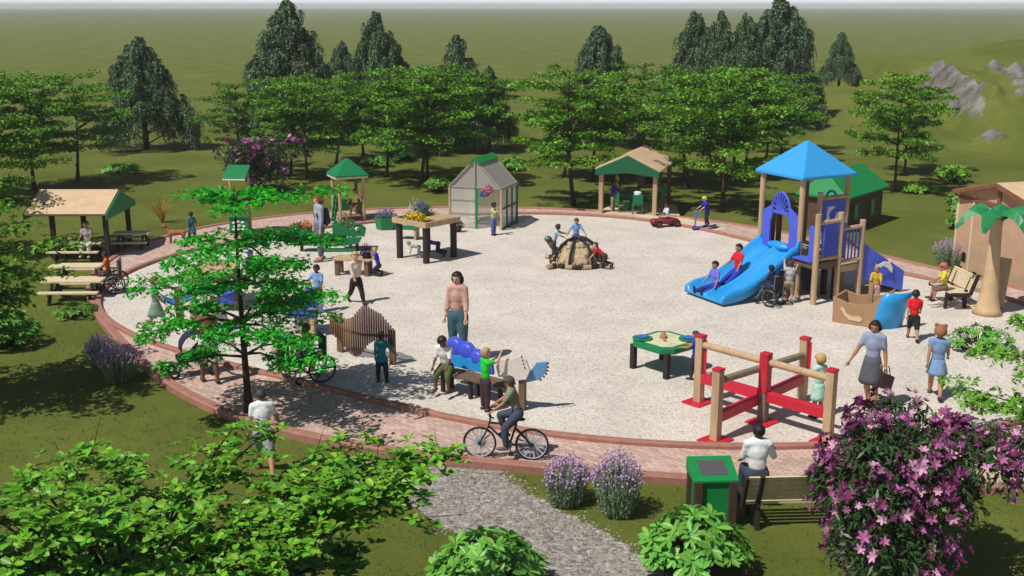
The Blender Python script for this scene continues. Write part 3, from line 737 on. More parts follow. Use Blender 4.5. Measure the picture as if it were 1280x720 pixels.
fl_yellow = leafmat('yellow_petals', (236, 206, 40), .15, .6, .02, .2); fl_blue = leafmat('blue_petals', (92, 104, 190), .25, .6, .03, .2)
fl_lilac = leafmat('lilac_petals', (150, 128, 190), .25, .6, .03, .2); fl_white = leafmat('white_petals', (222, 220, 214), .12, .6, .01, .2); fl_purple = leafmat('purple_petals', (70, 34, 90), .35, .6, .03, .2)
fl_orange = leafmat('orange_petals', (222, 110, 66), .25, .6, .03, .2); fl_pink = leafmat('pink_petals', (214, 110, 160), .25, .6, .03, .2); lf_green = leafmat('planter_leaf', (94, 130, 60), .35, .5, .03, .2)
lf_blue = leafmat('grey_green_leaf', (92, 122, 110), .3, .5, .03, .2)
# ------------------------------------------------------------------ left shelter
p = G(135, 325, 0); t = thing('picnic_shelter', 'tan roofed open shelter with green gables and dark posts, at the left', 'shelter', p)
y0, y1 = p.y, p.y + 2.0; ym = (y0 + y1) / 2; ze = zpx(268, y0 - .25); zr = zpx(238, ym); xr = xpx(148, ym, zr); xl = xpx(50, ym, zr)
def post(px, y, x=None):
    m = wb(t); x = xpx(px, y, .0) if x is None else x; m.box((x, y, ze / 2 + .03), (.13, .13, ze + .06)); m.build('post', darkw, t, bevel=.01)
post(136, y0); post(70, y0); post(163, y1); post(0, y1, xpx(70, y0, 0) + .15)
for s, yy in ((-1, y0 - .25), (1, y1 + .25)):
    m = wb(t); m.beam((xl, (ym + yy) / 2, (zr + ze) / 2), (xr, (ym + yy) / 2, (zr + ze) / 2), math.hypot(ym - yy, zr - ze) + .04, .06, up=(0, s * (zr - ze), abs(ym - yy)))
    m.build('roof_slope', roof_tan, t, bevel=.008)
for x in (xl - .03, xr + .03):
    m = wb(t); m.prism([(-1.27, ze - .16), (1.27, ze - .16), (1.27, ze + .0), (0, zr - .02), (-1.27, ze + .0)], .05, Matrix.Translation((x, ym, 0)) @ rotz(90))
    m.build('gable_panel', green, t, bevel=.006)
for yy in (y0, y1):
    m = wb(t); m.beam((xl + .05, yy, ze - .02), (xr - .05, yy, ze - .02), .09, .14); m.build('beam', darkw, t, bevel=.008)
# ------------------------------------------------------------------ picnic tables
def picnic(L=1.5, D=.5, h=.56):
    t = thing('picnic_table', 'x', 'table', (0, 0, 0), 0, 'picnic tables')
    part(t, 'tabletop', pale, lambda m: [m.box((0, -D / 2 + D * (i + .5) / 4, h - .025), (L, D / 4 - .008, .05)) for i in range(4)])
    for s in (-1, 1):
        part(t, 'seat', pale, lambda m: m.box((0, s * .5, .32), (L, .2, .045)))
    for s in (-1, 1):
        def leg(m):
            x = s * (L / 2 - .25)
            m.beam((x, -.12, h - .05), (x, -.5, 0), .06, .1); m.beam((x, .12, h - .05), (x, .5, 0), .06, .1)
            m.beam((x + .03, -.58, .275), (x + .03, .58, .275), .05, .08); m.beam((x + .03, -.24, h - .08), (x + .03, .24, h - .08), .05, .06)
        part(t, 'leg_frame', darkw, leg)
    return t
pt = picnic()
for i, (px, py, rz, sc_, lab) in enumerate([
    (99, 331, 2, (1, 1, 1), 'pale picnic table behind the nearest one, just inside the shelter edge'),
    (92, 349, 2, (1, 1, 1), 'nearest pale picnic table, beside the wheelchair child in orange'),
    (165, 291, 3, (.72, .9, 1.05), 'small pale picnic table behind the right shelter post'),
    (96, 301, 2, (1, .9, .95), 'shaded picnic table deep under the shelter where the person in grey sits')]):
    o = pt if i == 0 else copy_tree(pt)
    q = G(px, py, .56); o.location = (q.x, q.y, 0); o.rotation_euler.z = R(rz); o.scale = sc_; o['label'] = lab
# ------------------------------------------------------------------ green stall with an awning
p = G(299, 292, .1); t = thing('play_stall', 'green play stall with white leaf shapes on its counter and a scalloped awning', 'stall', p, -4)
part(t, 'counter', green, lambda m: (m.box((0, .15, .27), (.62, .3, .54)), m.box((0, .13, .555), (.68, .38, .03))))
rs = random.Random(3)
part(t, 'leaf_cutouts', white, lambda m: [m.prism(disc(x, z, .065, .035, 10), .012, Matrix.Translation((0, -.006, 0)) @ Matrix.Rotation(R(a), 4, 'Y') if 0 else Matrix.Translation((0, -.007, 0))) for x, z, a in ((-.16, .36, 20), (-.02, .4, 0), (.13, .38, 0), (-.13, .24, 0), (.02, .27, 0), (.16, .25, 0), (-.02, .15, 0), (.12, .15, 0), (-.17, .14, 0))], 0)
for s in (-1, 1): part(t, 'post', tan, lambda m: m.tube([(s * .3, .3, 0), (s * .3, .3, 1.95)], .045, 10))
part(t, 'back_shelf', M('ochre_board', (176, 150, 70), .6, .1, 5), lambda m: (m.box((0, .3, 1.0), (.5, .03, .42)), m.box((0, .24, .8), (.5, .16, .03))))
def awn(m):
    m.beam((-.37, .38, 2.16), (.37, .38, 2.16), .05, .03)
    m.add([(-.37, .4, 2.2), (.37, .4, 2.2), (.37, -.22, 1.86), (-.37, -.22, 1.86), (-.37, .4, 2.17), (.37, .4, 2.17), (.37, -.22, 1.83), (-.37, -.22, 1.83)], [(0, 3, 2, 1), (4, 5, 6, 7), (0, 1, 5, 4), (1, 2, 6, 5), (2, 3, 7, 6), (3, 0, 4, 7)])
    for s in (-.35, .35): m.beam((s, -.2, 1.84), (s, .3, 1.84), .02, .02); m.beam((s, .3, 1.82), (s, .36, 2.15), .03, .03)
part(t, 'awning', green, awn, 0)
part(t, 'scallop_trim', white, lambda m: [m.prism(disc(-.33 + i * .0825, 1.83, .041, .05, 8, 180, 360), .015, Matrix.Translation((0, -.225, 0))) for i in range(9)], 0)
# ------------------------------------------------------------------ alligator planter and its trough neighbours
p = G(416, 315, .1); t = thing('alligator_planter', 'long green alligator shaped planter table with a toothy head at its right end', 'planter', p, 3)
def prof_body(m):
    poly = [(-1.08, .3), (-.7, .2), (.3, .18), (.78, .25), (.86, .36), (.8, .44), (.2, .42), (-.1, .5), (-1.1, .5)]
    m.prism(poly, .42, Matrix.Translation((0, .2, 0)))
part(t, 'body', green, prof_body, .015)
for x, mt in ((-.95, darkw), (-.2, darkw), (.52, tan), (.72, darkw)): part(t, 'leg', mt, lambda m: m.box((x, .2, .13), (.09, .12, .28)))
part(t, 'foot_rail', green, lambda m: m.box((.15, .05, .05), (1.1, .14, .08)), .01)
def up(m):
    m.prism([(0, .5), (.5, .44), (.95, .42), (.98, .62), (.86, .72), (.6, .72), (.5, .68), (.0, .86)], .5, Matrix.Translation((0, .36, 0)))
part(t, 'upper_jaw', green, up, .02)
part(t, 'teeth', white, lambda m: [m.add([(x, .1, .455), (x + .06, .1, .455), (x + .03, .1, .37), (x, .13, .455), (x + .06, .13, .455), (x + .03, .13, .37)], [(0, 1, 2), (5, 4, 3), (0, 3, 4, 1), (1, 4, 5, 2), (2, 5, 3, 0)]) for x in (.42, .52, .7, .78, .86)], 0)
part(t, 'eye', white, lambda m: m.ell((.74, .1, .68), (.06, .03, .06)), 0, True); part(t, 'pupil', black, lambda m: m.ell((.75, .075, .685), (.028, .02, .03)), 0, True)
tuft(t, 'planting', (.4, .36, .7), (.95, .42), .26, 420, .09, lf_green, 1); tuft(t, 'white_flowers', (.4, .36, .74), (.95, .42), .24, 120, .05, fl_white, 2)
p = G(378, 306, .1); t = thing('trough_planter', 'green trough planter with orange flowers behind the young tree, left of the alligator', 'planter', p, 3)
part(t, 'trough', green, lambda m: (m.box((0, 0, .42), (.75, .5, .2)), m.box((0, 0, .18), (.6, .08, .3))), .012)
part(t, 'soil', soil, lambda m: m.box((0, 0, .525), (.68, .43, .02)), 0)
tuft(t, 'foliage', (-.15, 0, .53), (.5, .42), .2, 220, .09, lf_green, 3); tuft(t, 'orange_flowers', (.1, 0, .55), (.55, .42), .24, 240, .08, fl_orange, 4)
# ------------------------------------------------------------------ small green roofed tower
p = G(441, 277, .1); t = thing('roofed_platform', 'small play tower with four slim posts and green pyramid roof in front of the grove', 'play tower', p, 25)
for sx, sy in ((-1, -1), (1, -1), (1, 1), (-1, 1)): part(t, 'post', tan if (sx, sy) != (1, 1) else tand, lambda m: m.tube([(sx * .42, .45 + sy * .42, 0), (sx * .42, .45 + sy * .42, 1.68)], .055, 10))  # far corner post gets brown timber: its shade is put into the colour
part(t, 'deck', tan, lambda m: [m.box((-.36 + i * .18, .45, .2), (.17, .95, .05)) for i in range(5)])
def pyr(m, s=.58, z0=1.62, z1=2.12, c=(0, .45)):
    vs = [(c[0] - s, c[1] - s, z0), (c[0] + s, c[1] - s, z0), (c[0] + s, c[1] + s, z0), (c[0] - s, c[1] + s, z0)]
    top = [(c[0] + (x - c[0]) * .12, c[1] + (y - c[1]) * .12, z1) for x, y, _ in vs]; bot = [(x, y, z0 - .06) for x, y, _ in vs]
    m.add(vs + top + bot, [(0, 1, 5, 4), (1, 2, 6, 5), (2, 3, 7, 6), (3, 0, 4, 7), (4, 5, 6, 7), (8, 9, 1, 0), (9, 10, 2, 1), (10, 11, 3, 2), (11, 8, 0, 3), (11, 10, 9, 8)])
part(t, 'roof', green, pyr, .012)
part(t, 'eave_trim', pale, lambda m: [m.beam(a, b, .04, .07) for a, b in (((-.55, -.1, 1.53), (.55, -.1, 1.53)), ((.55, -.1, 1.53), (.55, 1.0, 1.53)), ((-.55, -.1, 1.53), (-.55, 1.0, 1.53)), ((-.55, 1.0, 1.53), (.55, 1.0, 1.53)))], 0)
part(t, 'side_panel', green, lambda m: (m.box((.42, .45, .5), (.03, .72, .55)), m.box((-.1, .88, .45), (.7, .03, .4))), .008)
def ladder(m):
    m.beam((-.62, .1, .0), (-.46, .2, .85), .03, .1); m.beam((-.62, .4, .0), (-.46, .5, .85), .03, .1)
    for k in range(4): m.beam((-.6 + k * .04, .1, .12 + k * .2), (-.6 + k * .04, .45, .12 + k * .2), .05, .03)
part(t, 'climbing_steps', green, ladder, 0)
# ------------------------------------------------------------------ hexagonal planter, stool
p = G(484, 288, .1); t = thing('hexagonal_planter', 'low six sided green planter with lilac flowers left of the raised flower table', 'planter', p, 10)
part(t, 'tub', green, lambda m: m.lathe([(.34, 0), (.4, .36), (.4, .4), (.35, .4), (.35, .36)], (0, .3, 0), 6), .01)
part(t, 'soil', soil, lambda m: m.lathe([(.33, .3), (.33, .37)], (0, .3, 0), 6), 0)
tuft(t, 'foliage', (0, .3, .36), (.75, .7), .3, 260, .1, lf_blue, 5); tuft(t, 'lilac_flowers', (0, .3, .42), (.75, .7), .34, 260, .07, fl_lilac, 6)
p = G(508, 300, .1); t = thing('play_bench', 'small green topped bench behind the left leg of the raised flower table', 'bench', p, -12)
part(t, 'seat', green, lambda m: m.box((0, .2, .36), (.72, .42, .07)), .015)
for sx, sy in ((-1, 0), (1, 0), (-1, 1), (1, 1)): part(t, 'leg', greyp if sy == 0 and sx < 0 else tan, lambda m: m.box((sx * .28, .05 + .3 * sy, .17), (.08, .08, .33)))
# ------------------------------------------------------------------ raised flower table
p = G(533, 329, .1); q = G(568, 321, .1); ang = math.degrees(math.atan2(q.y - p.y, q.x - p.x))
t = thing('raised_flower_table', 'tall timber flower table on thick dark legs with children crawling below', 'planter table', p, ang); S_ = 1.12; zt = zpx(278, p.y) - .1
for x, y in ((0, 0), (S_, 0), (0, S_), (S_, S_)): part(t, 'leg', darkw, lambda m: m.tube([(x, y, 0), (x, y, zt - .12)], .1, 12), .008)
part(t, 'tray', tan, lambda m: (m.box((S_ / 2, -.12, zt - .06), (S_ + .3, .07, .16)), m.box((S_ / 2, S_ + .12, zt - .06), (S_ + .3, .07, .16)), m.box((-.12, S_ / 2, zt - .06), (.07, S_ + .17, .158)), m.box((S_ + .12, S_ / 2, zt - .06), (.07, S_ + .17, .158)), m.box((S_ / 2, S_ / 2, zt - .1), (S_ + .17, S_ + .17, .06))), .008)
part(t, 'plank_top', tan, lambda m: [m.box((S_ * .72 + .0, -.04 + (i + .5) * .105, zt - .0), (S_ * .72, .095, .03)) for i in range(6)])
part(t, 'soil', soil, lambda m: (m.box((.16, S_ / 2, zt - .04), (.46, S_ + .1, .06)), m.box((S_ * .7, S_ - .2, zt - .042), (.62, .56, .06))), 0)
tuft(t, 'yellow_flowers', (.1, .55, zt), (.5, 1.0), .26, 420, .07, fl_yellow, 7, .6); tuft(t, 'white_spikes', (.25, .75, zt + .1), (.35, .4), .55, 90, .08, fl_white, 8, .25)
tuft(t, 'blue_flowers', (.7, .92, zt), (.6, .6), .44, 360, .07, fl_blue, 9, .6); tuft(t, 'foliage', (.72, .9, zt - .02), (.8, .8), .38, 380, .12, lf_green, 10); tuft(t, 'yellow_foliage', (.1, .55, zt - .02), (.5, 1.0), .16, 200, .1, lf_green, 11)
# ------------------------------------------------------------------ greenhouse
fr = G(626.5, 288, .1); br_ = G(646, 278, .1); ang = math.degrees(math.atan2(br_.y - fr.y, br_.x - fr.x)) - 90; W = 1.84; D = (br_ - fr).length
t = thing('play_greenhouse', 'translucent gabled play greenhouse with tan frame, green door post and green ridge', 'greenhouse', fr - Vector((math.cos(R(ang)), math.sin(R(ang)), 0)) * W, ang)
he = zpx(236, fr.y) - .1; hr = zpx(199, fr.y + .3) - .1
poly_m = bpy.data.materials.new('translucent_sheet'); poly_m.use_nodes = True
N = poly_m.node_tree.nodes; b = N['Principled BSDF']; b.inputs['Base Color'].default_value = (*lin((214, 212, 208)), 1); b.inputs['Alpha'].default_value = .5; b.inputs['Roughness'].default_value = .25
poly_r = poly_m.copy(); poly_r.name = 'translucent_roof_sheet'; b = poly_r.node_tree.nodes['Principled BSDF']; b.inputs['Alpha'].default_value = .78; b.inputs['Base Color'].default_value = (*lin((172, 164, 160)), 1)
for x, y, mt in ((0, 0, tan), (W, 0, tan), (W, D, greend), (0, D, tan), (W * .52, 0, green2)): part(t, 'post', mt, lambda m: m.box((x, y, he / 2), (.07, .07, he)))
def sheet(name, mat, vs): return part(t, name, mat, lambda m: m.add(vs, [tuple(range(len(vs)))]), 0)
xm = W / 2; o_ = .06
sheet('roof_sheet', poly_r, [(-o_, -o_, he - .05), (-o_, D + o_, he - .05), (xm, D + o_, hr), (xm, -o_, hr)]); sheet('roof_sheet', poly_r, [(W + o_, D + o_, he - .05), (W + o_, -o_, he - .05), (xm, -o_, hr), (xm, D + o_, hr)])
sheet('gable_sheet', poly_r, [(0, 0, he), (W, 0, he), (xm, 0, hr - .02)]); sheet('gable_sheet', poly_r, [(W, D, he), (0, D, he), (xm, D, hr - .02)])
sheet('wall_sheet', poly_m, [(.04, 0, .03), (W * .5, 0, .03), (W * .5, 0, he), (.04, 0, he)]); sheet('wall_sheet', poly_m, [(0, .04, .03), (0, D, .03), (0, D, he), (0, .04, he)]); sheet('wall_sheet', poly_m, [(0, D, .03), (W, D, .03), (W, D, he), (0, D, he)])
def frame(m):
    for a, b in (((0, -.01, he), (W, -.01, he)), ((W, 0, he), (W, D, he)), ((W, D, he), (0, D, he)), ((0, D, he), (0, 0, he)), ((0, -.03, he), (xm, -.03, hr)), ((W, -.03, he), (xm, -.03, hr)), ((W, D, he), (xm, D, hr)), ((0, D, he), (xm, D, hr)), ((xm, -.03, he), (xm, -.03, hr)), ((W * .75, -.01, he), (W * .75, D * .5, he + .03))): m.beam(a, b, .045, .045)
    for z in (.5, .95): m.beam((0, -.012, z), (W * .5, -.012, z), .03, .03)
    m.beam((0, 0, .03), (W * .5, 0, .03), .05, .05)
part(t, 'frame', M('frame_grey_green', (158, 156, 134), .6, .1, 5), frame, 0)
part(t, 'ridge_cap', green2, lambda m: (m.beam((xm - .1, -.1, hr - .05), (xm - .1, D + .1, hr - .05), .26, .03, up=(-.62, 0, .78)), m.beam((xm + .1, -.1, hr - .05), (xm + .1, D + .1, hr - .05), .26, .03, up=(.62, 0, .78))), 0)
def grid(m):
    for y in (D * .36, D * .68): m.box((W, y, he / 2), (.05, .05, he))
    for z in (.05, he * .5, he - .05): m.beam((W, 0, z), (W, D, z), .045, .06)
part(t, 'window_grid', greend, grid, 0); sheet('wall_sheet', poly_m, [(W - .012, .05, .05), (W - .012, D, .05), (W - .012, D, he), (W - .012, .05, he)])
b = thing('hanging_basket', 'pink and blue flower basket hanging at the greenhouse eave', 'flower basket', t.matrix_basis @ Vector((1.36, -.12, 1.12)), 0)
part(b, 'bowl', tand, lambda m: m.lathe([(.05, 0), (.14, .06), (.17, .14)], (0, 0, 0), 10), 0, True); part(b, 'hanger', steel, lambda m: [m.beam((sx * .15, 0, .14), (0, .1, .3), .012, .012) for sx in (-1, 1)], 0)
tuft(b, 'pink_flowers', (.06, 0, .1), (.4, .4), .3, 170, .08, fl_pink, 12, .6); tuft(b, 'blue_flowers', (-.1, -.02, .02), (.34, .36), .18, 130, .08, fl_blue, 13, .6)
p = G(573, 290, .1); t = thing('potted_plant', 'small dark potted plant by the left wall of the greenhouse', 'plant', p)
part(t, 'pot', darkw, lambda m: m.lathe([(.08, 0), (.11, .16), (.12, .17)], (0, 0, 0), 12), 0, True); tuft(t, 'foliage', (0, 0, .14), (.4, .4), .36, 160, .11, leaf_dark, 14)
# ------------------------------------------------------------------ low table with purple flowers
p = G(455, 345, .1); t = thing('low_timber_table', 'low tan timber table between the children, purple flowers on it', 'table', p, -8)
part(t, 'top', tan, lambda m: [m.box((-.32, -.05 + i * .14, .46), (1.06, .132, .05)) for i in range(4)])
for x, y in ((0.08, 0), (.08, .35), (-.75, 0), (-.75, .35)): part(t, 'leg', tand, lambda m: m.box((x, y, .22), (.12, .12, .43)))
q = t.matrix_basis @ Vector((.06, .1, .485)); b = thing('purple_flower_pot', 'dense dark purple flowers standing on the low timber table', 'flowers', q)
part(b, 'pot', darkw, lambda m: m.lathe([(.09, 0), (.13, .08), (.13, .1)], (0, 0, 0), 10), 0, True); tuft(b, 'purple_flowers', (0, 0, .08), (.42, .36), .34, 280, .08, fl_purple, 15, .4)
# ------------------------------------------------------------------ timber play shelter with blue cloths
p = G(226, 407, .1); t = thing('play_canopy', 'tan timber canopy table with blue panels slung between its posts, behind the young tree', 'play frame', p, 0)
for px, py, mt in ((226, 407, tand), (243, 399, tan), (279, 386, tand), (299, 388, tand)):
    m = wb(t); q = G(px, py, .1); m.box((q.x, q.y, .55), (.15, .15, .9)); m.build('post', mt, t, bevel=.01)
cs = [G(222, 352, .98), G(290, 344, .98), G(300, 327, .98), G(234, 333, .98)]
m = wb(t); m.flatp([(c.x, c.y) for c in cs], .9, 1.04); m.build('slab', tan, t, bevel=.01)
def sling(a, b, z, sag, w):
    m = wb(t); a = Vector(a); b = Vector(b); d = (b - a).normalized(); s = Vector((-d.y, d.x, 0)); n = 8; vs = []; fs = []
    for i in range(n + 1):
        f = i / n; c = a.lerp(b, f); zz = z - sag * math.sin(math.pi * f); ww = w * (1 - .35 * math.sin(math.pi * f))
        for sg, dz in ((-1, .0), (1, .12), (1, .14), (-1, .02)): vs.append((c.x + s.x * ww * sg, c.y + s.y * ww * sg, zz + dz))
    for i in range(n):
        for j in range(4): fs.append((i * 4 + j, i * 4 + (j + 1) % 4, i * 4 + 4 + (j + 1) % 4, i * 4 + 4 + j))
    fs += [(3, 2, 1, 0), tuple(n * 4 + j for j in range(4))]
    m.add(vs, fs); return m.build('blue_sling', blue, t, smooth=False)
q1, q2, q3, q4 = G(206, 408, .1), G(241, 402, .1), G(258, 388, .1), G(298, 388, .1)
sling(q1, q2, .72, .16, .16); sling(q3, q4, .62, .1, .2); sling(G(262, 425, .1), G(305, 415, .1), .3, .08, .16)
m = wb(t); c = G(288, 390, .1); m.box((c.x, c.y + .1, .5), (.5, .05, .42), 12); m.build('blue_panel', blue, t, bevel=.01)
m = wb(t); m.prism([(-.14, 0), (.14, 0), (.1, .26), (-.1, .26)], .4, Matrix.Translation(G(276, 396, .35)) @ rotz(20)); m.build('grey_bucket_seat', greyp, t, bevel=.01)
# ------------------------------------------------------------------ blue water table and green slat panel
p = G(380, 418, .1); t = thing('water_table', 'blue water trough with grey rim on a grey stand, below the boy in light blue', 'play table', p, -8)
part(t, 'stand', greyp, lambda m: m.box((0, .2, .2), (.42, .4, .4)), .01); part(t, 'post', tan, lambda m: m.box((.22, -.02, .26), (.1, .1, .52)))
def trough(m):
    m.prism([(-.3, .42), (.3, .42), (.36, .62), (.3, .62), (.25, .47), (-.25, .47), (-.3, .62), (-.36, .62)], .56, Matrix.Translation((0, .2, 0)))
    m.box((0, -.08, .52), (.62, .03, .2)); m.box((0, .48, .56), (.62, .03, .26))
part(t, 'trough', blue, trough, .01)
part(t, 'rim', greyp, lambda m: (m.box((0, -.1, .63), (.74, .05, .035)), m.box((0, .5, .69), (.74, .05, .035)), m.box((-.35, .2, .635), (.05, .56, .03)), m.box((.35, .2, .635), (.05, .56, .03))), .006)
part(t, 'chute', blue, lambda m: m.box((.02, .52, .78), (.2, .08, .36)), .02)
p = G(349, 471, .1); t = thing('slat_panel', 'timber framed play panel with dark green upright slats beside the wheelchair', 'play panel', p, 34)
for x in (0, .72): part(t, 'post', tan, lambda m: m.box((x, 0, .36), (.1, .1, .72)))
part(t, 'rail', tan, lambda m: m.box((.36, 0, .18), (.62, .06, .09))); part(t, 'rail', tan, lambda m: m.box((.36, 0, .66), (.62, .06, .09)))
for i in range(6): part(t, 'slat', greend, lambda m: m.box((.1 + i * .104, 0, .42), (.07, .03, .4)), 0)
# ------------------------------------------------------------------ wave of chime pipes
pl, pr_ = G(421, 440, .1), G(489, 456, .1); ang = math.degrees(math.atan2(pr_.y - pl.y, pr_.x - pl.x))
t = thing('chime_wall', 'wavy wall of upright brown chime pipes held between two planks', 'chimes', pl, ang); LN = (pr_ - pl).length; sc1 = LN / 68
top_ = [(130, 280), (150, 285), (180, 295), (215, 315), (250, 308), (280, 275), (315, 240), (350, 265), (400, 290), (440, 340), (465, 370)]
bot_ = [(130, 385), (170, 415), (210, 460), (260, 503), (290, 492), (330, 440), (370, 420), (410, 432), (465, 455)]
def ip(tab, x):
    for (a, b), (c, d) in zip(tab[:-1], tab[1:]):
        if a <= x <= c: return b + (d - b) * (x - a) / (c - a)
    return tab[-1][1]
pm = [M('pipe_tan', (132, 96, 64), .5, .2, 8), M('pipe_brown', (100, 66, 50), .5, .2, 8), M('pipe_red_brown', (80, 48, 44), .5, .2, 8)]
for i in range(28):
    X_ = 132 + i * 12.1; f = (X_ - 160) / 285; px = 380 + X_ / 4; y = pl.y + (pr_.y - pl.y) * f
    zt, zb = zpx(320 + ip(top_, X_) / 4, y) - .1, zpx(320 + ip(bot_, X_) / 4, y) - .1
    part(t, 'pipe', pm[0 if i < 10 else 1 if i < 15 else 2], lambda m: m.tube([(LN * f, 0, zb), (LN * f, 0, zt)], .022, 8), 0, True)
for x, h in ((0.06, .62), (LN, .74)): part(t, 'plank_post', tand, lambda m: m.box((x, .05, h / 2), (.16, .05, h)))
part(t, 'cross_bar', darkw, lambda m: (m.beam((-.1, .04, .52), (LN * .5, .04, .5), .03, .05), m.beam((LN * .5, .04, .5), (LN, .04, .62), .03, .05)), 0)
# ------------------------------------------------------------------ wave backed bench with wing sculpture
pa, pb = G(548, 488, .1), G(640, 512, .1); d = (pb - pa); ang = math.degrees(math.atan2(d.y, d.x)); LB = d.length
t = thing('wave_bench', 'dark brown bench with royal blue humped back, boy in white seated on its end', 'bench', pa, ang)
part(t, 'seat', tand, lambda m: [m.box((LB * .45, -.02 + i * .13, .4), (LB * .95, .12, .05)) for i in range(3)])
for x in (.12, LB * .45, LB * .85): part(t, 'leg', darkw, lambda m: (m.box((x, .0, .19), (.07, .07, .37)), m.box((x, .26, .19), (.07, .07, .37)), m.box((x, .13, .35), (.06, .3, .05))))
humps = [(.12, .78, .23), (.4, .74, .22), (.66, .66, .2), (.88, .54, .16)]
def back(m):
    pts = [(-.1, .42)]
    for x in np.linspace(-.1, 1.05, 42): pts.append((x, max([.45] + [zc + math.sqrt(max(0, r_ * r_ - (x - xc) ** 2)) if abs(x - xc) < r_ else 0 for xc, zc, r_ in humps])))
    pts.append((1.05, .42)); m.prism(pts, .07, Matrix.Translation((0, .4, 0)))
part(t, 'back_panel', blue, back, .012); 
for xc, zc, r_ in humps[:3]: part(t, 'back_lobe', blued, lambda m: m.ell((xc, .36, zc), (r_ * .92, .06, r_ * .86)), 0, True)
part(t, 'lower_back', sky_b, lambda m: m.prism([(-.05, .43), (1.0, .43), (.98, .56), (.7, .66), (.35, .68), (-.05, .66)], .05, Matrix.Translation((0, .335, 0))), .01)
p = G(653, 512, .1); t = thing('wing_sculpture', 'pale dotted and blue wing panel on a brown post behind the cyclist', 'sculpture', p, -20)
part(t, 'post', tand, lambda m: m.box((0, 0, .3), (.12, .12, .6)))
mos = M('mosaic_white', (214, 206, 196), .5, .3, 60, .1, 60)
part(t, 'wing', mos, lambda m: m.prism([(-.42, .62), (-.1, .58), (.12, .62), (.2, .8), (.12, 1.0), (.0, 1.06), (-.2, .98), (-.4, .96), (-.46, .8)], .05, Matrix.Translation((-.02, -.08, 0))), .01)
part(t, 'wing', M('wing_blue', (104, 156, 204), .45, .12, 5), lambda m: m.prism([(0, .52), (.3, .6), (.42, .74), (.46, .94), (.24, .92), (.12, .74)], .05, Matrix.Translation((.02, -.02, 0)) @ rotz(18)), .01)
part(t, 'wing_edge', black, lambda m: [m.ell((x + .01, -.055 + .32 * x * .5, z), (.022, .014, .022)) for x, z in ((.34, .62), (.4, .68), (.44, .74), (.46, .8), (.47, .87), (.47, .94))] + [m.ell((.02 + .02 * k, -.11, 1.06 - .07 * k), (.012, .01, .02)) for k in range(4)], 0)
# ------------------------------------------------------------------ turtle climber
p = G(722, 330, .1); t = thing('turtle_climber', 'tan stone turtle shaped climbing dome with black straps in the middle of the gravel', 'climber', p, 0); t.scale = (.88, .88, .95)
def dome(m):
    m.lathe([(.72, 0), (.71, .12), (.64, .34), (.5, .54), (.3, .68), (.02, .74)], (0, 0, 0), 20)
    rs = random.Random(5)
    for k in range(46):
        a = rs.uniform(0, 6.28); e = rs.uniform(.1, 1.25); r_ = .70 * math.cos(e * .95); z = .7 * math.sin(e)
        m.ell((r_ * math.cos(a), r_ * math.sin(a), z), (.12, .12, .085), Matrix.Rotation(a, 4, 'Z') @ Matrix.Rotation(1.3 - e, 4, 'Y'), 7, 0, 5)
part(t, 'shell', stone, dome, 0)
for a in (-160, -112, -58, -15, 40, 110):
    part(t, 'strap', black, lambda m: m.tube([(math.cos(R(a)) * r_, math.sin(R(a)) * r_, z) for r_, z in ((.84, .02), (.82, .2), (.74, .42), (.58, .62), (.36, .76), (.1, .82))], .045, 7), 0, True)
def ringl(m):
    for i in range(18):
        a = R(i * 20); m.tube([(math.cos(a) * .86, math.sin(a) * .86, .07), (math.cos(a + R(16)) * .86, math.sin(a + R(16)) * .86, .07)], .075, 8, i % 2)
o = MB(); ringl(o); o.build('log_rim', [stone, darkw], t)
for sx, sy in ((-1, -1), (1, -1), (1, 1), (-1, 1)):
    m = MB(); [m.tube([(sx * (.62 + k * .13), sy * (.5 + k * .1), .08), (sx * (.62 + (k + 1) * .13), sy * (.5 + (k + 1) * .1), .08)], .085, 8, k % 2) for k in range(3)]; m.build('leg', [stone, darkw], t)
part(t, 'head', M('turtle_head', (86, 88, 78), .8, .2, 6, .3), lambda m: (m.tube([(-.62, .1, .35), (-.84, .05, .55), (-.93, 0, .72)], [.1, .085, .1], 9), m.ell((-.97, -.03, .78), (.13, .1, .1))), 0, True)
for s in (-1, 1): part(t, 'eye', white, lambda m: m.ell((-1.02, -.03 + s * .07, .82), .025), 0, True)
part(t, 'painted_tunnel_mouth', black, lambda m: m.ell((.52, -.36, .34), (.13, .13, .15)), 0, True)  # solid black bulge paints the dark of a tunnel mouth, nothing is cut
# ------------------------------------------------------------------ open pavilion
p = G(751, 266, .1); fr = G(818, 270, .1); ang = math.degrees(math.atan2(fr.y - p.y, fr.x - p.x)); W = (fr - p).length; D = 2.5
t = thing('open_pavilion', 'small open pavilion with tan roof and dark green gable behind the gravel', 'pavilion', p, ang); ze = zpx(211, p.y) - .1; zr = zpx(192, p.y) - .1
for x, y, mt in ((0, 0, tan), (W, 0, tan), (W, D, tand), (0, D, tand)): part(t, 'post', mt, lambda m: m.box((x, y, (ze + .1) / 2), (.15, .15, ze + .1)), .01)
xm = W / 2; ov = .18
for s in (-1, 1):
    part(t, 'roof_slope', roof_tan, lambda m: m.beam((xm + s * (xm + ov) / 2, -ov, (ze + zr) / 2 + .02), (xm + s * (xm + ov) / 2, D + ov, (ze + zr) / 2 + .02), math.hypot(xm + ov, zr - ze) + .03, .06, up=(s * (zr - ze), 0, xm + ov)))
for y in (-ov - .03, D + ov + .03): part(t, 'gable_panel', M('gable_green', (18, 92, 58), .6, .1, 4), lambda m: m.prism([(-ov, ze - .2), (xm * .6, ze - .12), (xm, ze - .08), (xm * 1.4, ze - .12), (W + ov, ze - .2), (W + ov, ze), (xm, zr - .01), (-ov, ze)], .05, Matrix.Translation((0, y, 0))), .006)
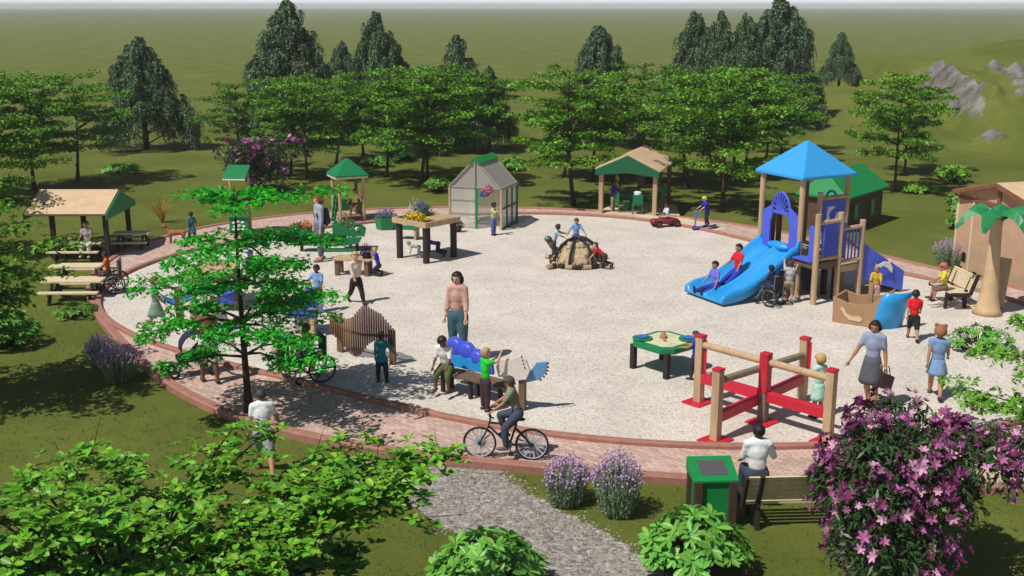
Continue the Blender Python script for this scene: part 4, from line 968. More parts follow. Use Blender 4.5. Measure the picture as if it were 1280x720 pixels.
for x in (0, W): part(t, 'beam', tand, lambda m: m.beam((x, 0, ze + .02), (x, D, ze + .02), .1, .14), .006)
def inP(x, y, z=0): return pav.matrix_basis @ Vector((x, y, z))
pav = t
def chair(lab, loc, rz):
    c = thing('green_chair', lab, 'chair', loc, rz, 'green chairs in the pavilion')
    part(c, 'seat', green, lambda m: m.box((0, 0, .36), (.36, .36, .04)), .01); part(c, 'backrest', green, lambda m: m.box((0, .17, .56), (.36, .03, .34)), .01)
    for sx, sy in ((-1, -1), (1, -1), (1, 1), (-1, 1)): part(c, 'leg', green, lambda m: m.beam((sx * .15, sy * .15, .35), (sx * .17, sy * .17, 0), .03, .03), 0)
pav.matrix_basis
chair('green chair at the left front of the pavilion, beside the boy in blue', inP(.62, .35), 120)
chair('green chair in the pavilion carrying the child in white', inP(1.3, .12), 180)
chair('green chair right in the pavilion in front of the child in green', inP(1.82, .75), 200)
c = thing('green_table', 'round green table inside the pavilion', 'table', inP(.85, 1.1), 0)
part(c, 'top', green, lambda m: m.lathe([(.42, .5), (.44, .52), (.44, .54), (.42, .55)], (0, 0, 0), 18), 0); part(c, 'pedestal', green, lambda m: m.lathe([(.2, 0), (.06, .05), (.05, .5)], (0, 0, 0), 12), 0)
c = thing('notice_board', 'dark framed grey board on two legs at the back of the pavilion', 'board', inP(1.35, 1.9), 5)
part(c, 'panel', M('board_grey', (96, 84, 92), .6, .15, 4), lambda m: m.box((0, 0, .95), (.85, .04, .55))); part(c, 'screen', black, lambda m: m.box((.03, -.026, .97), (.4, .012, .24)))
for s in (-1, 1): part(c, 'leg', tand, lambda m: m.box((s * .4, .03, .62), (.06, .05, 1.24)))
# ------------------------------------------------------------------ the play tower (local x along its right front side, y along its slide side)
p = G(995, 370, .1); t = thing('play_tower', 'tall play tower with blue pyramid roof, purple arch, wide blue slide and dolphin ramp', 'play tower', p, 27.8)
A_ = 1.5; DK = 1.02; ZE = 3.08
inv = (Matrix.Translation(t.location) @ Matrix.Rotation(t.rotation_euler.z, 4, 'Z')).inverted()
tlog = tan
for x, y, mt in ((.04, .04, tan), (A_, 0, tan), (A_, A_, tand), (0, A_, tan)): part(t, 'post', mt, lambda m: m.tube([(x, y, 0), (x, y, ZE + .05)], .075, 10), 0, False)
def rf(m):
    s = A_ / 2 + .16; c = A_ / 2
    vs = [(c - s, c - s, ZE), (c + s, c - s, ZE), (c + s, c + s, ZE), (c - s, c + s, ZE)]; lo = [(x, y, z - .08) for x, y, z in vs]; a = .035
    tp = [(c - a, c - a, ZE + .78), (c + a, c - a, ZE + .78), (c + a, c + a, ZE + .78), (c - a, c + a, ZE + .78)]
    m.add(vs + tp + lo, [(0, 1, 5, 4), (1, 2, 6, 5), (2, 3, 7, 6), (3, 0, 4, 7), (4, 5, 6, 7), (8, 9, 1, 0), (9, 10, 2, 1), (10, 11, 3, 2), (11, 8, 0, 3), (11, 10, 9, 8)])
part(t, 'roof', sky_r, rf, .02)
part(t, 'deck', tan, lambda m: [m.box((A_ / 2, .1 + i * .145, DK), (A_ + .1, .137, .06)) for i in range(10)])
part(t, 'deck_frame', tand, lambda m: (m.beam((0, 0, DK - .1), (A_, 0, DK - .1), .07, .14), m.beam((0, A_, DK - .1), (A_, A_, DK - .1), .07, .14), m.beam((0, 0, DK - .1), (0, A_, DK - .1), .07, .14), m.beam((A_, 0, DK - .1), (A_, A_, DK - .1), .07, .14)))
# arch panel over the slide entry
def arch(m):
    Tm = Matrix.Translation((0, A_ / 2, 0)) @ rotz(90)
    w = A_ / 2 - .08
    m.prism([(-w, DK), (-w + .3, DK), (-w + .3, DK + .75), (-w + .36, DK + .9), (-.3, DK + 1.0), (-.3, DK + 1.22), (-w, DK + 1.0)], .05, Tm)
    m.prism([(w, DK), (w, DK + 1.0), (.3, DK + 1.22), (.3, DK + 1.0), (w - .36, DK + .9), (w - .3, DK + .75), (w - .3, DK)], .05, Tm)
    m.tube([Tm @ Vector((.34 * math.cos(R(a)), 0, DK + 1.03 + .52 * math.sin(R(a)))) for a in range(0, 181, 15)], .035, 6)
    m.prism([(-.36, DK + .99), (.36, DK + .99), (.3, DK + 1.07), (-.3, DK + 1.07)], .05, Tm)
    for a in range(20, 175, 20): m.beam(Tm @ Vector((.07 * math.cos(R(a)), 0, DK + 1.05)), Tm @ Vector((.32 * math.cos(R(a)), 0, DK + 1.03 + .5 * math.sin(R(a)))), .035, .03)
part(t, 'arch_panel', blue, arch, 0)
# wide double slide leaving towards -x
prof = [(.05, DK + .06), (-.18, DK + .04), (-.4, DK - .1), (-.7, DK - .3), (-1.0, DK - .5), (-1.3, .36), (-1.6, .22), (-1.9, .15), (-2.2, .13), (-2.38, .13)]
def slide(m):
    cross = [(-.03, .2), (.03, .24), (.09, .2), (.15, .02), (.62, .0), (.69, .09), (.75, .14), (.81, .09), (.88, .0), (1.35, .02), (1.41, .2), (1.47, .24), (1.53, .2)]
    under = [(1.53, -.06), (-.03, -.06)]
    k = len(cross) + 2; n = len(prof); vs = []; fs = []
    # smooth the run
    P = []
    for i in range(n - 1):
        for s in range(3):
            f = s / 3; P.append((prof[i][0] + (prof[i + 1][0] - prof[i][0]) * f, prof[i][1] + (prof[i + 1][1] - prof[i][1]) * f))
    P.append(prof[-1])
    for _ in range(2): P = [P[0]] + [((a[0] + 2 * b[0] + c[0]) / 4, (a[1] + 2 * b[1] + c[1]) / 4) for a, b, c in zip(P[:-2], P[1:-1], P[2:])] + [P[-1]]
    for i, (x, z) in enumerate(P):
        sk = 1 if i < len(P) - 4 else (len(P) - i) / 5
        vs += [(x, y, z + h * (.4 + .6 * sk)) for y, h in cross] + [(x, y, z - .07) for y, h in under]
    for i in range(len(P) - 1):
        for j in range(k): fs.append((i * k + j, i * k + (j + 1) % k, (i + 1) * k + (j + 1) % k, (i + 1) * k + j))
    fs += [tuple(range(k - 1, -1, -1)), tuple((len(P) - 1) * k + j for j in range(k))]
    m.add(vs, [f[::-1] for f in fs])
part(t, 'slide', sky_b, slide, 0, True)
part(t, 'slide_hood', sky_b, lambda m: (m.prism([(-.1, 0), (.04, 0), (.04, .4), (-.02, .42), (-.1, .2)], .1, Matrix.Translation((0, .02, DK + .02))), m.prism([(-.1, 0), (.04, 0), (.04, .4), (-.02, .42), (-.1, .2)], .1, Matrix.Translation((0, A_ - .02, DK + .02))), m.ell((-.02, .75, DK + .16), (.16, .42, .12))), .02)
for y in (.3, 1.2): part(t, 'slide_leg', darkw, lambda m: m.tube([(-.45, y, 0), (-.45, y, DK - .22)], .06, 8), 0)
part(t, 'slide_leg', darkw, lambda m: m.tube([(-1.15, 1.3, 0), (-1.15, 1.3, .35)], .05, 8), 0)
# right front: dolphin panel, front platforms and railings
part(t, 'dolphin_panel', blue, lambda m: m.box((1.02, -.02, DK + 1.0), (.8, .05, .8)), .008)
dol = [(-.16, -.02), (-.08, .07), (0, .1), (.03, .15), (.06, .09), (.13, .04), (.17, -.04), (.12, -.03), (.04, .0), (-.06, .0), (-.12, -.08), (-.2, -.1), (-.17, -.06), (-.22, -.02)]
def dolph(m, T, s=1): m.prism([(x * s, z * s) for x, z in dol], .015, T)
part(t, 'dolphin', white, lambda m: (dolph(m, Matrix.Translation((.92, -.055, DK + 1.1)) @ Matrix.Rotation(R(-50), 4, 'Y'), 1.2), dolph(m, Matrix.Translation((1.2, -.055, DK + .95)) @ Matrix.Rotation(R(-50), 4, 'Y'), 1.0)), 0)
part(t, 'rail', tan, lambda m: m.tube([(.6, -.02, DK + 1.46), (1.5, -.02, DK + 1.46)], .06, 8), 0); part(t, 'post', tan, lambda m: m.tube([(.58, -.02, DK), (.58, -.02, DK + 1.62)], .07, 10), 0)
part(t, 'hoop', blue, lambda m: m.tube([(1.0 + .16 * math.cos(R(a)), .04, DK + 1.46 + .16 * math.sin(R(a))) for a in range(0, 181, 20)], .03, 6), 0)
P1, P2, P3 = (-.22, -.86), (.62, -.76), (1.42, -.7)
for (x, y), h in ((P1, 2.28), (P2, 2.25), (P3, 1.98)): part(t, 'post', tan, lambda m: m.tube([(x, y, 0), (x, y, h)], .075, 10), 0)
def platf(m, a, b, z): 
    m.add([(a[0], a[1], z), (b[0], b[1], z), (b[0], 0, z), (a[0], 0, z), (a[0], a[1], z - .16), (b[0], b[1], z - .16), (b[0], 0, z - .16), (a[0], 0, z - .16)], [(0, 1, 2, 3), (7, 6, 5, 4), (4, 5, 1, 0), (5, 6, 2, 1), (6, 7, 3, 2), (7, 4, 0, 3)])
part(t, 'platform', tand, lambda m: platf(m, (P1[0], P1[1] - .02), (P2[0], P2[1] - .02), 1.04)); part(t, 'platform', tan, lambda m: platf(m, (P2[0] + .02, P2[1]), P3, .86))
def railing(name, a, b, z0, z1, n, mt):
    part(t, 'rail', tan, lambda m: m.tube([(*a, z1), (*b, z1)], .055, 8), 0); part(t, 'rail', tan, lambda m: m.tube([(*a, z0), (*b, z0)], .05, 8), 0)
    for i in range(n):
        f = (i + .7) / (n + .4); part(t, 'baluster', mt, lambda m: m.tube([(a[0] + (b[0] - a[0]) * f, a[1] + (b[1] - a[1]) * f, z0), (a[0] + (b[0] - a[0]) * f, a[1] + (b[1] - a[1]) * f, z1)], .022, 6), 0)
railing('a', P1, P2, 1.14, 2.05, 7, blue); railing('b', P2, P3, .98, 1.82, 6, blue)
part(t, 'side_panel', blue, lambda m: m.box((-.2, -.68, 1.5), (.05, .2, .9)), .008); part(t, 'blue_step', blue, lambda m: m.box((-.1, -.4, 1.06), (.34, .66, .05)), .008)
part(t, 'side_panel', blue, lambda m: m.beam((P2[0] + .1, -.1, 1.42), (P3[0], -.1, 1.36), .05, .9), .008)
part(t, 'lower_panel', blued, lambda m: m.box((.42, .0, .55), (.04, .04, .8)), 0)
part(t, 'dark_panel', M('navy_panel', (34, 36, 60), .6, .1, 4), lambda m: (m.box((.06, .5, .5), (.04, .5, .85)), m.box((.3, -.05, .5), (.42, .04, .85))), .006)  # dark navy panels below the deck
part(t, 'inner_board', M('inner_brown', (86, 48, 36), .7, .2, 6, stretch=(1, 1, .2)), lambda m: [m.box((.15 + i * .22, A_ - .03, DK + .62), (.17, .04, 1.2)) for i in range(3)])
for x, y in ((.1, -.5), (.72, -.2), (P2[0] + .08, -.6)): part(t, 'brace_post', darkw, lambda m: m.box((x, y, .45), (.12, .12, .9)))
# ramp to the right with its dolphin side
r0, r1 = (P3[0] + .02, -.05), (2.85, -.3)
def ramp(m):
    vs = [(P3[0], P3[1], .86), (2.8, -.95, .03), (2.8, -.1, .03), (P3[0], 0, .86)]; m.add(vs + [(x, y, z - .06) for x, y, z in vs], [(0, 1, 2, 3), (7, 6, 5, 4), (4, 5, 1, 0), (5, 6, 2, 1), (6, 7, 3, 2), (7, 4, 0, 3)])
part(t, 'ramp', tan, ramp, 0)
def rs_(y0_, y1_):
    def f(m):
        a = Vector((P3[0] + .03, y0_, 0)); b = Vector((2.75, y1_, 0)); an = math.atan2(b.y - a.y, b.x - a.x); l = (b - a).length
        m.prism([(0, .45), (l, .03), (l, .56), (0, 1.4)], .05, Matrix.Translation(a) @ Matrix.Rotation(an, 4, 'Z'))
    return f
part(t, 'ramp_side', blue, rs_(P3[1] + .02, -.93), .008)
part(t, 'handrail', tan, lambda m: (m.tube([(P3[0] + .03, .05, 1.46), (2.78, -.05, .58)], .05, 8), m.tube([(2.78, -.05, 0), (2.78, -.05, .78)], .05, 8)), 0)
part(t, 'ramp_dolphin', white, lambda m: dolph(m, Matrix.Translation((2.12, -.91, .72)) @ rotz(-9) @ Matrix.Rotation(R(25), 4, 'Y'), 1.55), 0)
part(t, 'hoop', blue, lambda m: m.tube([(2.84 + .09 * math.cos(R(a)), -.05, .42 + .2 * math.sin(R(a))) for a in range(-90, 91, 20)], .022, 6), 0)
part(t, 'climbing_net', M('climber_purple', (112, 104, 190), .5, .1, 5), lambda m: [m.tube([(-.62 + k * .04, .1 - k * .22 + .2 * math.cos(R(a)), .3 + k * .22 + .26 * math.sin(R(a))) for a in range(0, 360, 30)], .018, 6, closed=True) for k in range(3)], 0)
# ------------------------------------------------------------------ ship sandbox with blue bow
p = G(1041, 402, .1); q = G(1092, 410, .1); ang = math.degrees(math.atan2(q.y - p.y, q.x - p.x)); LN = (q - p).length
t = thing('ship_playhouse', 'low brown ship shaped play box with pale whale emblem and curved blue bow', 'play ship', p, ang)
shipm = M('ship_brown', (164, 128, 96), .65, .12, 4, .15, 20)
part(t, 'hull_side', shipm, lambda m: m.prism([(0, 0), (LN, 0), (LN + .22, .86), (LN - .05, .58), (LN * .62, .5), (LN * .3, .52), (-.03, .62)], .06), .008)
part(t, 'hull_side', shipm, lambda m: m.prism([(0, 0), (LN, 0), (LN + .2, .8), (LN - .05, .6), (LN * .3, .52), (-.03, .6)], .06, Matrix.Translation((0, .85, 0))), .008)
part(t, 'stern', shipm, lambda m: m.box((.0, .425, .3), (.06, .79, .6)), .008)
part(t, 'sand_floor', M('box_sand', (206, 188, 156), .95, .15, 20, .4, 80), lambda m: m.box((LN * .5, .425, .06), (LN - .1, .78, .1)), 0)
part(t, 'whale_emblem', M('whale_tan', (206, 180, 152), .7, .08, 4), lambda m: m.prism([(.22, .42), (.3, .34), (.34, .26), (.48, .2), (.66, .24), (.72, .16), (.66, .1), (.4, .12), (.3, .2), (.24, .3), (.16, .36), (.2, .36)], .02, Matrix.Translation((-.02, -.04, 0))), 0)
def bow(m):
    n = 9; vs = []; fs = []
    for i in range(n + 1):
        f = i / n; a = R(-90 + 95 * f); x = LN - .02 + .52 * math.cos(a); y = .5 + .54 * math.sin(a)
        for z, o in ((0, 0), (.3, .04), (.6, .1), (.86, .22)): vs.append((x + o, y, z))
    for i in range(n):
        for j in range(3): fs.append((i * 4 + j, i * 4 + 4 + j, i * 4 + 5 + j, i * 4 + 1 + j))
    m.add(vs, fs)
o = part(t, 'bow', sky_b, bow, 0, True); so_ = o.modifiers.new('thick', 'SOLIDIFY'); so_.thickness = .04
part(t, 'steering_post', shipm, lambda m: m.box((LN * .78, .3, .5), (.1, .08, .95)), .008)
# ------------------------------------------------------------------ playhouse with the green roof
p = G(1062, 289, .0); q = G(1101, 275, .0); ang = math.degrees(math.atan2(q.y - p.y, q.x - p.x)); LN = (q - p).length
t = thing('brown_playhouse', 'dark brown playhouse with green hipped roof and green framed windows behind the tower', 'playhouse', p, ang); wallm = M('house_brown', (96, 66, 54), .8, .15, 5, .2, 20)
LN = max(LN, 1.5); DD = 1.5; he = zpx(243, p.y); L0 = -.6
part(t, 'wall', wallm, lambda m: m.box(((LN + L0) / 2, DD / 2, he / 2), (LN - L0, DD, he)), .01)
def hr_(m):
    x0, x1, y0, y1 = L0 - .15, LN + .12, -.18, DD + .18; zr_ = he + .72; ins = .32
    vs = [(x0, y0, he - .03), (x1, y0, he - .03), (x1, y1, he - .03), (x0, y1, he - .03), (x0 + ins, DD / 2, zr_), (x1 - ins, DD / 2, zr_)]
    lo = [(x, y, he - .1) for x, y, z in vs[:4]]
    m.add(vs + lo, [(0, 1, 5, 4), (1, 2, 5), (2, 3, 4, 5), (3, 0, 4), (6, 7, 1, 0), (7, 8, 2, 1), (8, 9, 3, 2), (9, 6, 0, 3), (9, 8, 7, 6)])
part(t, 'roof', green2, hr_, .01)
for x in (LN * .14, LN * .66):
    w = part(t, 'window', green, lambda m: [m.beam(a, b, .05, .06) for a, b in (((x - .2, -.03, .35), (x + .2, -.03, .35)), ((x - .2, -.03, .87), (x + .2, -.03, .87)), ((x - .2, -.03, .33), (x - .2, -.03, .89)), ((x + .2, -.03, .33), (x + .2, -.03, .89)))], 0)
    part(w, 'pane', M('grey_pane', (150, 150, 142), .25, .1, 4), lambda m: m.box((x, -.012, .61), (.36, .02, .5)), 0)
# ------------------------------------------------------------------ tan playhouse at the right edge
p = G(1193, 332, .0); q = G(1268, 357, .0); ang = math.degrees(math.atan2(q.y - p.y, q.x - p.x))
t = thing('tan_playhouse', 'large tan boarded house cut by the right picture edge, gable with brown trim', 'house', p, ang); W = 3.3; D = 2.6; he = zpx(240, p.y); hp = he + .42
tw = M('tan_boards', (188, 154, 128), .75, .12, 2.5, .15, 15); trim = M('brown_trim', (128, 84, 58), .7, .15, 5)
def wl_(m):
    m.prism([(0, 0), (W, 0), (W, he), (W / 2, hp), (0, he)], .08); m.prism([(0, 0), (W, 0), (W, he), (W / 2, hp), (0, he)], .08, Matrix.Translation((0, D, 0)))
    m.box((.04, D / 2, he / 2), (.08, D - .08, he)); m.box((W - .04, D / 2, he / 2), (.08, D - .08, he))
part(t, 'wall', tw, wl_, 0)
for s in (-1, 1): part(t, 'roof_slope', roof_tan, lambda m: m.beam((W / 2 + s * (W / 4 + .05), -.2, (he + hp) / 2 + .05), (W / 2 + s * (W / 4 + .05), D + .2, (he + hp) / 2 + .05), math.hypot(W / 2 + .1, hp - he), .07, up=(s * (hp - he), 0, W / 2)))
part(t, 'gable_trim', trim, lambda m: (m.beam((-.1, -.23, he - .0), (W / 2, -.23, hp + .03), .06, .12), m.beam((W + .1, -.23, he), (W / 2, -.23, hp + .03), .06, .12), m.box((W / 2, -.06, he + .1), (.12, .05, .58)), m.beam((-.02, -.06, he - .12), (W + .02, -.06, he - .12), .05, .1)))
part(t, 'corner_trim', pale, lambda m: (m.box((.0, -.05, he / 2), (.1, .05, he)), m.box((.64, -.05, he / 2), (.07, .04, he))))
part(t, 'painted_cutout', M('cutout_shade', (24, 20, 18), .9, .1, 4), lambda m: m.prism([(.34, .0), (.5, .0), (.5, .18)] + disc(.42, .18, .08, .1, 8, 0, 180)[1:], .02, Matrix.Translation((0, -.05, .22))), 0)  # near-black plate on the wall paints the shade inside a door cutout
# ------------------------------------------------------------------ palm sculpture and plank
p = G(1234, 392, .1); t = thing('palm_sculpture', 'play palm tree with flared tan trunk and thick green plastic fronds', 'palm', p, 0)
part(t, 'trunk', M('palm_trunk', (198, 168, 128), .75, .15, 4, .3, 14), lambda m: m.lathe([(.36, 0), (.28, .12), (.21, .5), (.17, 1.1), (.14, 1.8), (.13, 2.3), (.16, 2.42)], (0, 0, 0), 16), 0, True)
for k, (a, L) in enumerate(((185, 1.0), (230, .9), (290, .95), (340, 1.15), (10, 1.3), (60, 1.0), (120, .95))):
    def fr_(m):
        d = Vector((math.cos(R(a)), math.sin(R(a)), 0)); s = Vector((-d.y, d.x, 0)); n = 7; vs = []; fs = []
        for i in range(n + 1):
            f = i / n; c = d * (L * f) + Vector((0, 0, 2.36 + .3 * math.sin(f * 2.2) - .42 * f ** 3)); w = .22 * math.sin(math.pi * (.12 + .86 * f)) + .03
            if i % 2: w *= .82
            vs += [c + s * w - Vector((0, 0, .09)), c + Vector((0, 0, .05)), c - s * w - Vector((0, 0, .09)), c - Vector((0, 0, .06))]
        for i in range(n):
            for j in range(4): fs.append((i * 4 + j, i * 4 + (j + 1) % 4, i * 4 + 4 + (j + 1) % 4, i * 4 + 4 + j))
        fs += [(3, 2, 1, 0), tuple(n * 4 + j for j in range(4))]
        m.add(vs, fs)
    part(t, 'frond', M('frond_green', (38, 128, 76), .45, .15, 4), fr_, 0)
p = G(1246, 386, .1); q = G(1262, 352, .1); t = thing('leaning_plank', 'tan plank board leaning up beside the palm trunk', 'plank', p, 20)
part(t, 'board', tan, lambda m: m.beam((0, 0, .05), (.35, .25, 1.2), .3, .06, up=(-.4, -.8, .3)))
for k in range(4): part(t, 'step', pale, lambda m: m.box((-.55 + .05 * k, -.1 + k * .1, .06 + .02 * k), (.5, .07, .05)))
# ------------------------------------------------------------------ benches, bin
def bench(lab, loc, rz, L, slats, mt, leg):
    t = thing('slatted_bench', lab, 'bench', loc, rz, 'slatted park benches')   # faces local -Y
    for i in range(slats): part(t, 'seat_slat', mt, lambda m: m.box((0, -.2 + .42 * i / (slats - 1), .42 - .02 * (i / slats)), (L, .32 / slats, .03)), .004)
    for i in range(slats): f = i / (slats - 1); part(t, 'back_slat', mt, lambda m: m.beam((-L / 2, .265 + .12 * f, .5 + .34 * f), (L / 2, .265 + .12 * f, .5 + .34 * f), .028, .27 / slats + .015, up=(0, .33, .94)), .004)
    for s in (-1, 1):
        def lg(m):
            x = s * (L / 2 - .2)
            xe = s * (L / 2 + .02); m.beam((xe, -.24, .4), (xe, .26, .385), .05, .09); m.beam((xe, .25, .38), (xe, .42, .88), .05, .09, up=(0, 1, 0))
            m.beam((x, -.22, .4), (x, -.24, 0), .07, .07); m.beam((x, .22, .4), (x, .26, 0), .07, .09, up=(0, 1, 0)); m.beam((x, -.24, .385), (x, .3, .375), .06, .05); m.beam((x, .24, .38), (x, .43, .9), .06, .07, up=(0, 1, 0))
        part(t, 'leg_frame', leg, lg)
    return t
q = G(1000, 660, .0); bench('pale slatted bench seen from behind, between the green bin and the blossom bush', (q.x, q.y + .25, 0), 183, 1.7, 5, pale, darkw)
q = G(1188, 384, .1); bench('dark framed slatted bench by the palm, child in yellow seated on its end', (q.x + .02, q.y + .25, .1), -84, 1.1, 7, pale, darkw)
p = G(893, 661, .0); t = thing('litter_bin', 'green litter bin with sloped lid and dark corner posts beside the bench', 'bin', (p.x, p.y, 0), 3)
part(t, 'body', green2, lambda m: m.box((0, .27, .36), (.5, .46, .68)), .01)
for sx, sy in ((-1, -1), (1, -1), (1, 1), (-1, 1)): part(t, 'corner_post', M('bin_brown', (74, 54, 46), .8, .2, 6), lambda m: m.box((sx * .25, .28 + sy * .24, .36), (.12, .1, .72)))
def lid(m):
    vs = [(-.33, -.0, .7), (.33, -.0, .7), (.33, .56, .7), (-.33, .56, .7), (-.33, -.0, .75), (.33, -.0, .75), (.33, .56, .9), (-.33, .56, .9)]
    m.add(vs, [(3, 2, 1, 0), (4, 5, 6, 7), (0, 1, 5, 4), (1, 2, 6, 5), (2, 3, 7, 6), (3, 0, 4, 7)])
part(t, 'lid', green2, lid, .012)
part(t, 'lid_mesh', M('lid_grey', (84, 82, 86), .6, .3, 80, .3, 90), lambda m: m.add([(-.2, .12, .77), (.2, .12, .77), (.2, .44, .85), (-.2, .44, .85), (-.2, .12, .79), (.2, .12, .79), (.2, .44, .877), (-.2, .44, .877)], [(4, 5, 6, 7), (0, 1, 5, 4), (1, 2, 6, 5), (2, 3, 7, 6), (3, 0, 4, 7)]), 0)
# ------------------------------------------------------------------ green activity table
p = G(833, 474, .1); t = thing('activity_table', 'green eight sided activity table with blue trays on dark legs', 'table', p, 41); S_ = 1.0
for x, y in ((0, 0), (.9, -.03), (0, .9), (.9, .9)): part(t, 'leg', darkw, lambda m: m.box((x + .02, y + .02, .26), (.11, .11, .52)), .008)
c_ = .47
oct_ = [(c_ + x, c_ + y) for x, y in ((.56, -.36), (.56, .36), (.36, .56), (-.36, .56), (-.56, .36), (-.56, -.36), (-.36, -.56), (.36, -.56))]
part(t, 'tabletop', green, lambda m: m.flatp(oct_, .5, .62), .02)
part(t, 'play_mat', M('map_mat', (206, 206, 168), .6, .2, 7), lambda m: m.flatp([(c_ + (x - c_) * .78, c_ + (y - c_) * .78) for x, y in oct_], .62, .628), 0)
for x, y in ((.14, .8), (.8, .14)): part(t, 'tray', green2, lambda m: m.lathe([(.2, .628), (.21, .66), (.17, .665)], (x, y, 0), 12), 0); part(t, 'blue_tray', blue, lambda m: m.lathe([(.11, .666), (.13, .69), (.1, .695)], (x, y, 0), 10), 0)
part(t, 'toy', M('toy_tan', (176, 128, 92), .6, .2, 6), lambda m: (m.box((.5, .55, .66), (.14, .12, .06), 20), m.box((.36, .4, .65), (.1, .06, .04), 50), m.ell((.62, .66, .67), .05)), .005)
# ------------------------------------------------------------------ red and tan crossing beams
p = G(953, 528, .1); t = thing('balance_cross', 'crossed timber rails and red beams on five posts with red foot plates', 'balance frame', p, 0)
ends = {k: G(*v, .1) - p for k, v in dict(L=(873, 503), F=(894, 551), B=(1002, 499), Rr=(1034, 552)).items()}
def zt_(px, k): return zpx(px, p.y + ends[k].y) - .1
hts = dict(L=zt_(421, 'L'), F=zt_(463, 'F'), B=zt_(424, 'B'), Rr=zt_(464, 'Rr'))
for k, e in list(ends.items()) + [('C', Vector((0, 0, 0)))]:
    h = hts.get(k, 1.26)
    rzp = 0
    pc = part(t, 'post', tan if k != 'C' else M('weathered_post', (120, 112, 104), .8, .2, 6, stretch=(1, 1, .2)), lambda m: m.box((e.x, e.y, h / 2), (.15, .15, h), 45), .008)
    part(pc, 'red_side', red, lambda m: m.box((e.x, e.y, h * .72), (.162, .162, h * .54), 45), 0) if k == 'C' else part(pc, 'red_side', red, lambda m: m.box((e.x + .055, e.y - .057, h * .72), (.012, .12, h * .5), 45), 0) if k in ('L', 'B') else None
    part(pc, 'post_cap', red, lambda m: m.box((e.x, e.y, h + .02), (.17, .17, .045), 45), .008)
    if k != 'B': part(t, 'foot_plate', red, lambda m: m.box((e.x, e.y, .015), (.5, .42, .03), 42), .006)
for a, b in (('L', 'Rr'), ('F', 'B')):
    za, zb = hts[a] - .14, hts[b] - .14
    if a == 'F': za -= .05; zb -= .16
    part(t, 'log_rail', tan if a == 'L' else M('grey_log', (140, 122, 102), .8, .2, 6, stretch=(1, 1, .3)), lambda m: m.tube([(ends[a].x, ends[a].y, za), (ends[b].x, ends[b].y, zb)], .065, 10), 0, False)
    part(t, 'red_beam', red, lambda m: m.beam((ends[a].x, ends[a].y, .5 if a == 'L' else .42), (ends[b].x, ends[b].y, .5 if a == 'L' else .42), .13, .18), .01)
# ------------------------------------------------------------------ people
SKIN = {'a': M('skin_light', (214, 168, 142), .6, .06, 6), 'b': M('skin_tan', (176, 126, 96), .6, .06, 6), 'c': M('skin_brown', (112, 74, 54), .6, .06, 6), 'd': M('skin_dark', (72, 48, 38), .6, .06, 6)}
HAIR = {'k': M('black_hair', (26, 22, 20), .55, .3, 12, .4, 60), 'n': M('brown_hair', (70, 46, 32), .55, .3, 12, .4, 60), 'g': M('grey_hair', (58, 56, 58), .6, .2, 12, .4, 60), 'y': M('blond_hair', (178, 146, 92), .6, .25, 12, .4, 60), 'r': M('red_hair', (128, 62, 44), .6, .25, 12, .4, 60)}
eye_m = M('eye_dark', (24, 20, 20), .3, .02); lip_m = M('lips', (160, 84, 80), .5, .05)
_cl = {}
def cloth(c):
    if c not in _cl: _cl[c] = M('cloth_%d' % len(_cl), c, .85, .14, 7, .55, 15)
    return _cl[c]
_pend = []
def remesh(name, mb, mat, parent, vox, extra=None, emats=None):
    o = mb.build(name, mat, parent)
    r = o.modifiers.new('r', 'REMESH'); r.mode = 'VOXEL'; r.voxel_size = vox; r.use_smooth_shade = True
    s = o.modifiers.new('s', 'SMOOTH'); s.iterations = 4; s.factor = .5
    _pend.append((o, extra, emats)); return o
def flush():
    dg = bpy.context.evaluated_depsgraph_get(); dg.update()
    for o, ex, em in _pend:
        me = bpy.data.meshes.new_from_object(o.evaluated_get(dg), depsgraph=dg)
        o.modifiers.clear(); o.data = me
        if ex:
            k = len(me.vertices); vs = [v.co[:] for v in me.vertices] + ex.v; fs = [tuple(p.vertices) for p in me.polygons]; n0 = len(fs)
            fs += [tuple(i + k for i in f) for f in ex.f]; m0 = me.materials[0]
            m2 = bpy.data.meshes.new(me.name); m2.from_pydata(vs, [], fs)
            for m in [m0] + em: m2.materials.append(m)
            m2.polygons.foreach_set('material_index', [0] * n0 + ex.mi); m2.polygons.foreach_set('use_smooth', [True] * len(fs)); m2.update(); o.data = m2
    _pend.clear()
def lerp(a, b, t): return a + (b - a) * t
STAND = dict()
WALK = dict(lL=(24, 3, 6), lR=(-20, 3, 22), aL=(-22, 6, 12), aR=(24, 6, 22))
SIT = dict(lL=(84, 8, 80), lR=(86, 6, 78), aL=(30, 8, 40), aR=(30, 8, 40), lean=6, sit=1)
CRAWL = dict(lean=78, lL=(12, 6, 78), lR=(-2, 6, 76), aL=(86, 6, 6), aR=(70, 6, 10), head=-45, crawl=1)
SLIDE = dict(lean=-12, lL=(62, 8, 8), lR=(62, 8, 8), aL=(20, 18, 20), aR=(24, 18, 20), sit=1)
KNEEL = dict(lean=14, lL=(52, 8, 128), lR=(52, 8, 128), aL=(42, 8, 30), aR=(48, 8, 30), crawl=1)
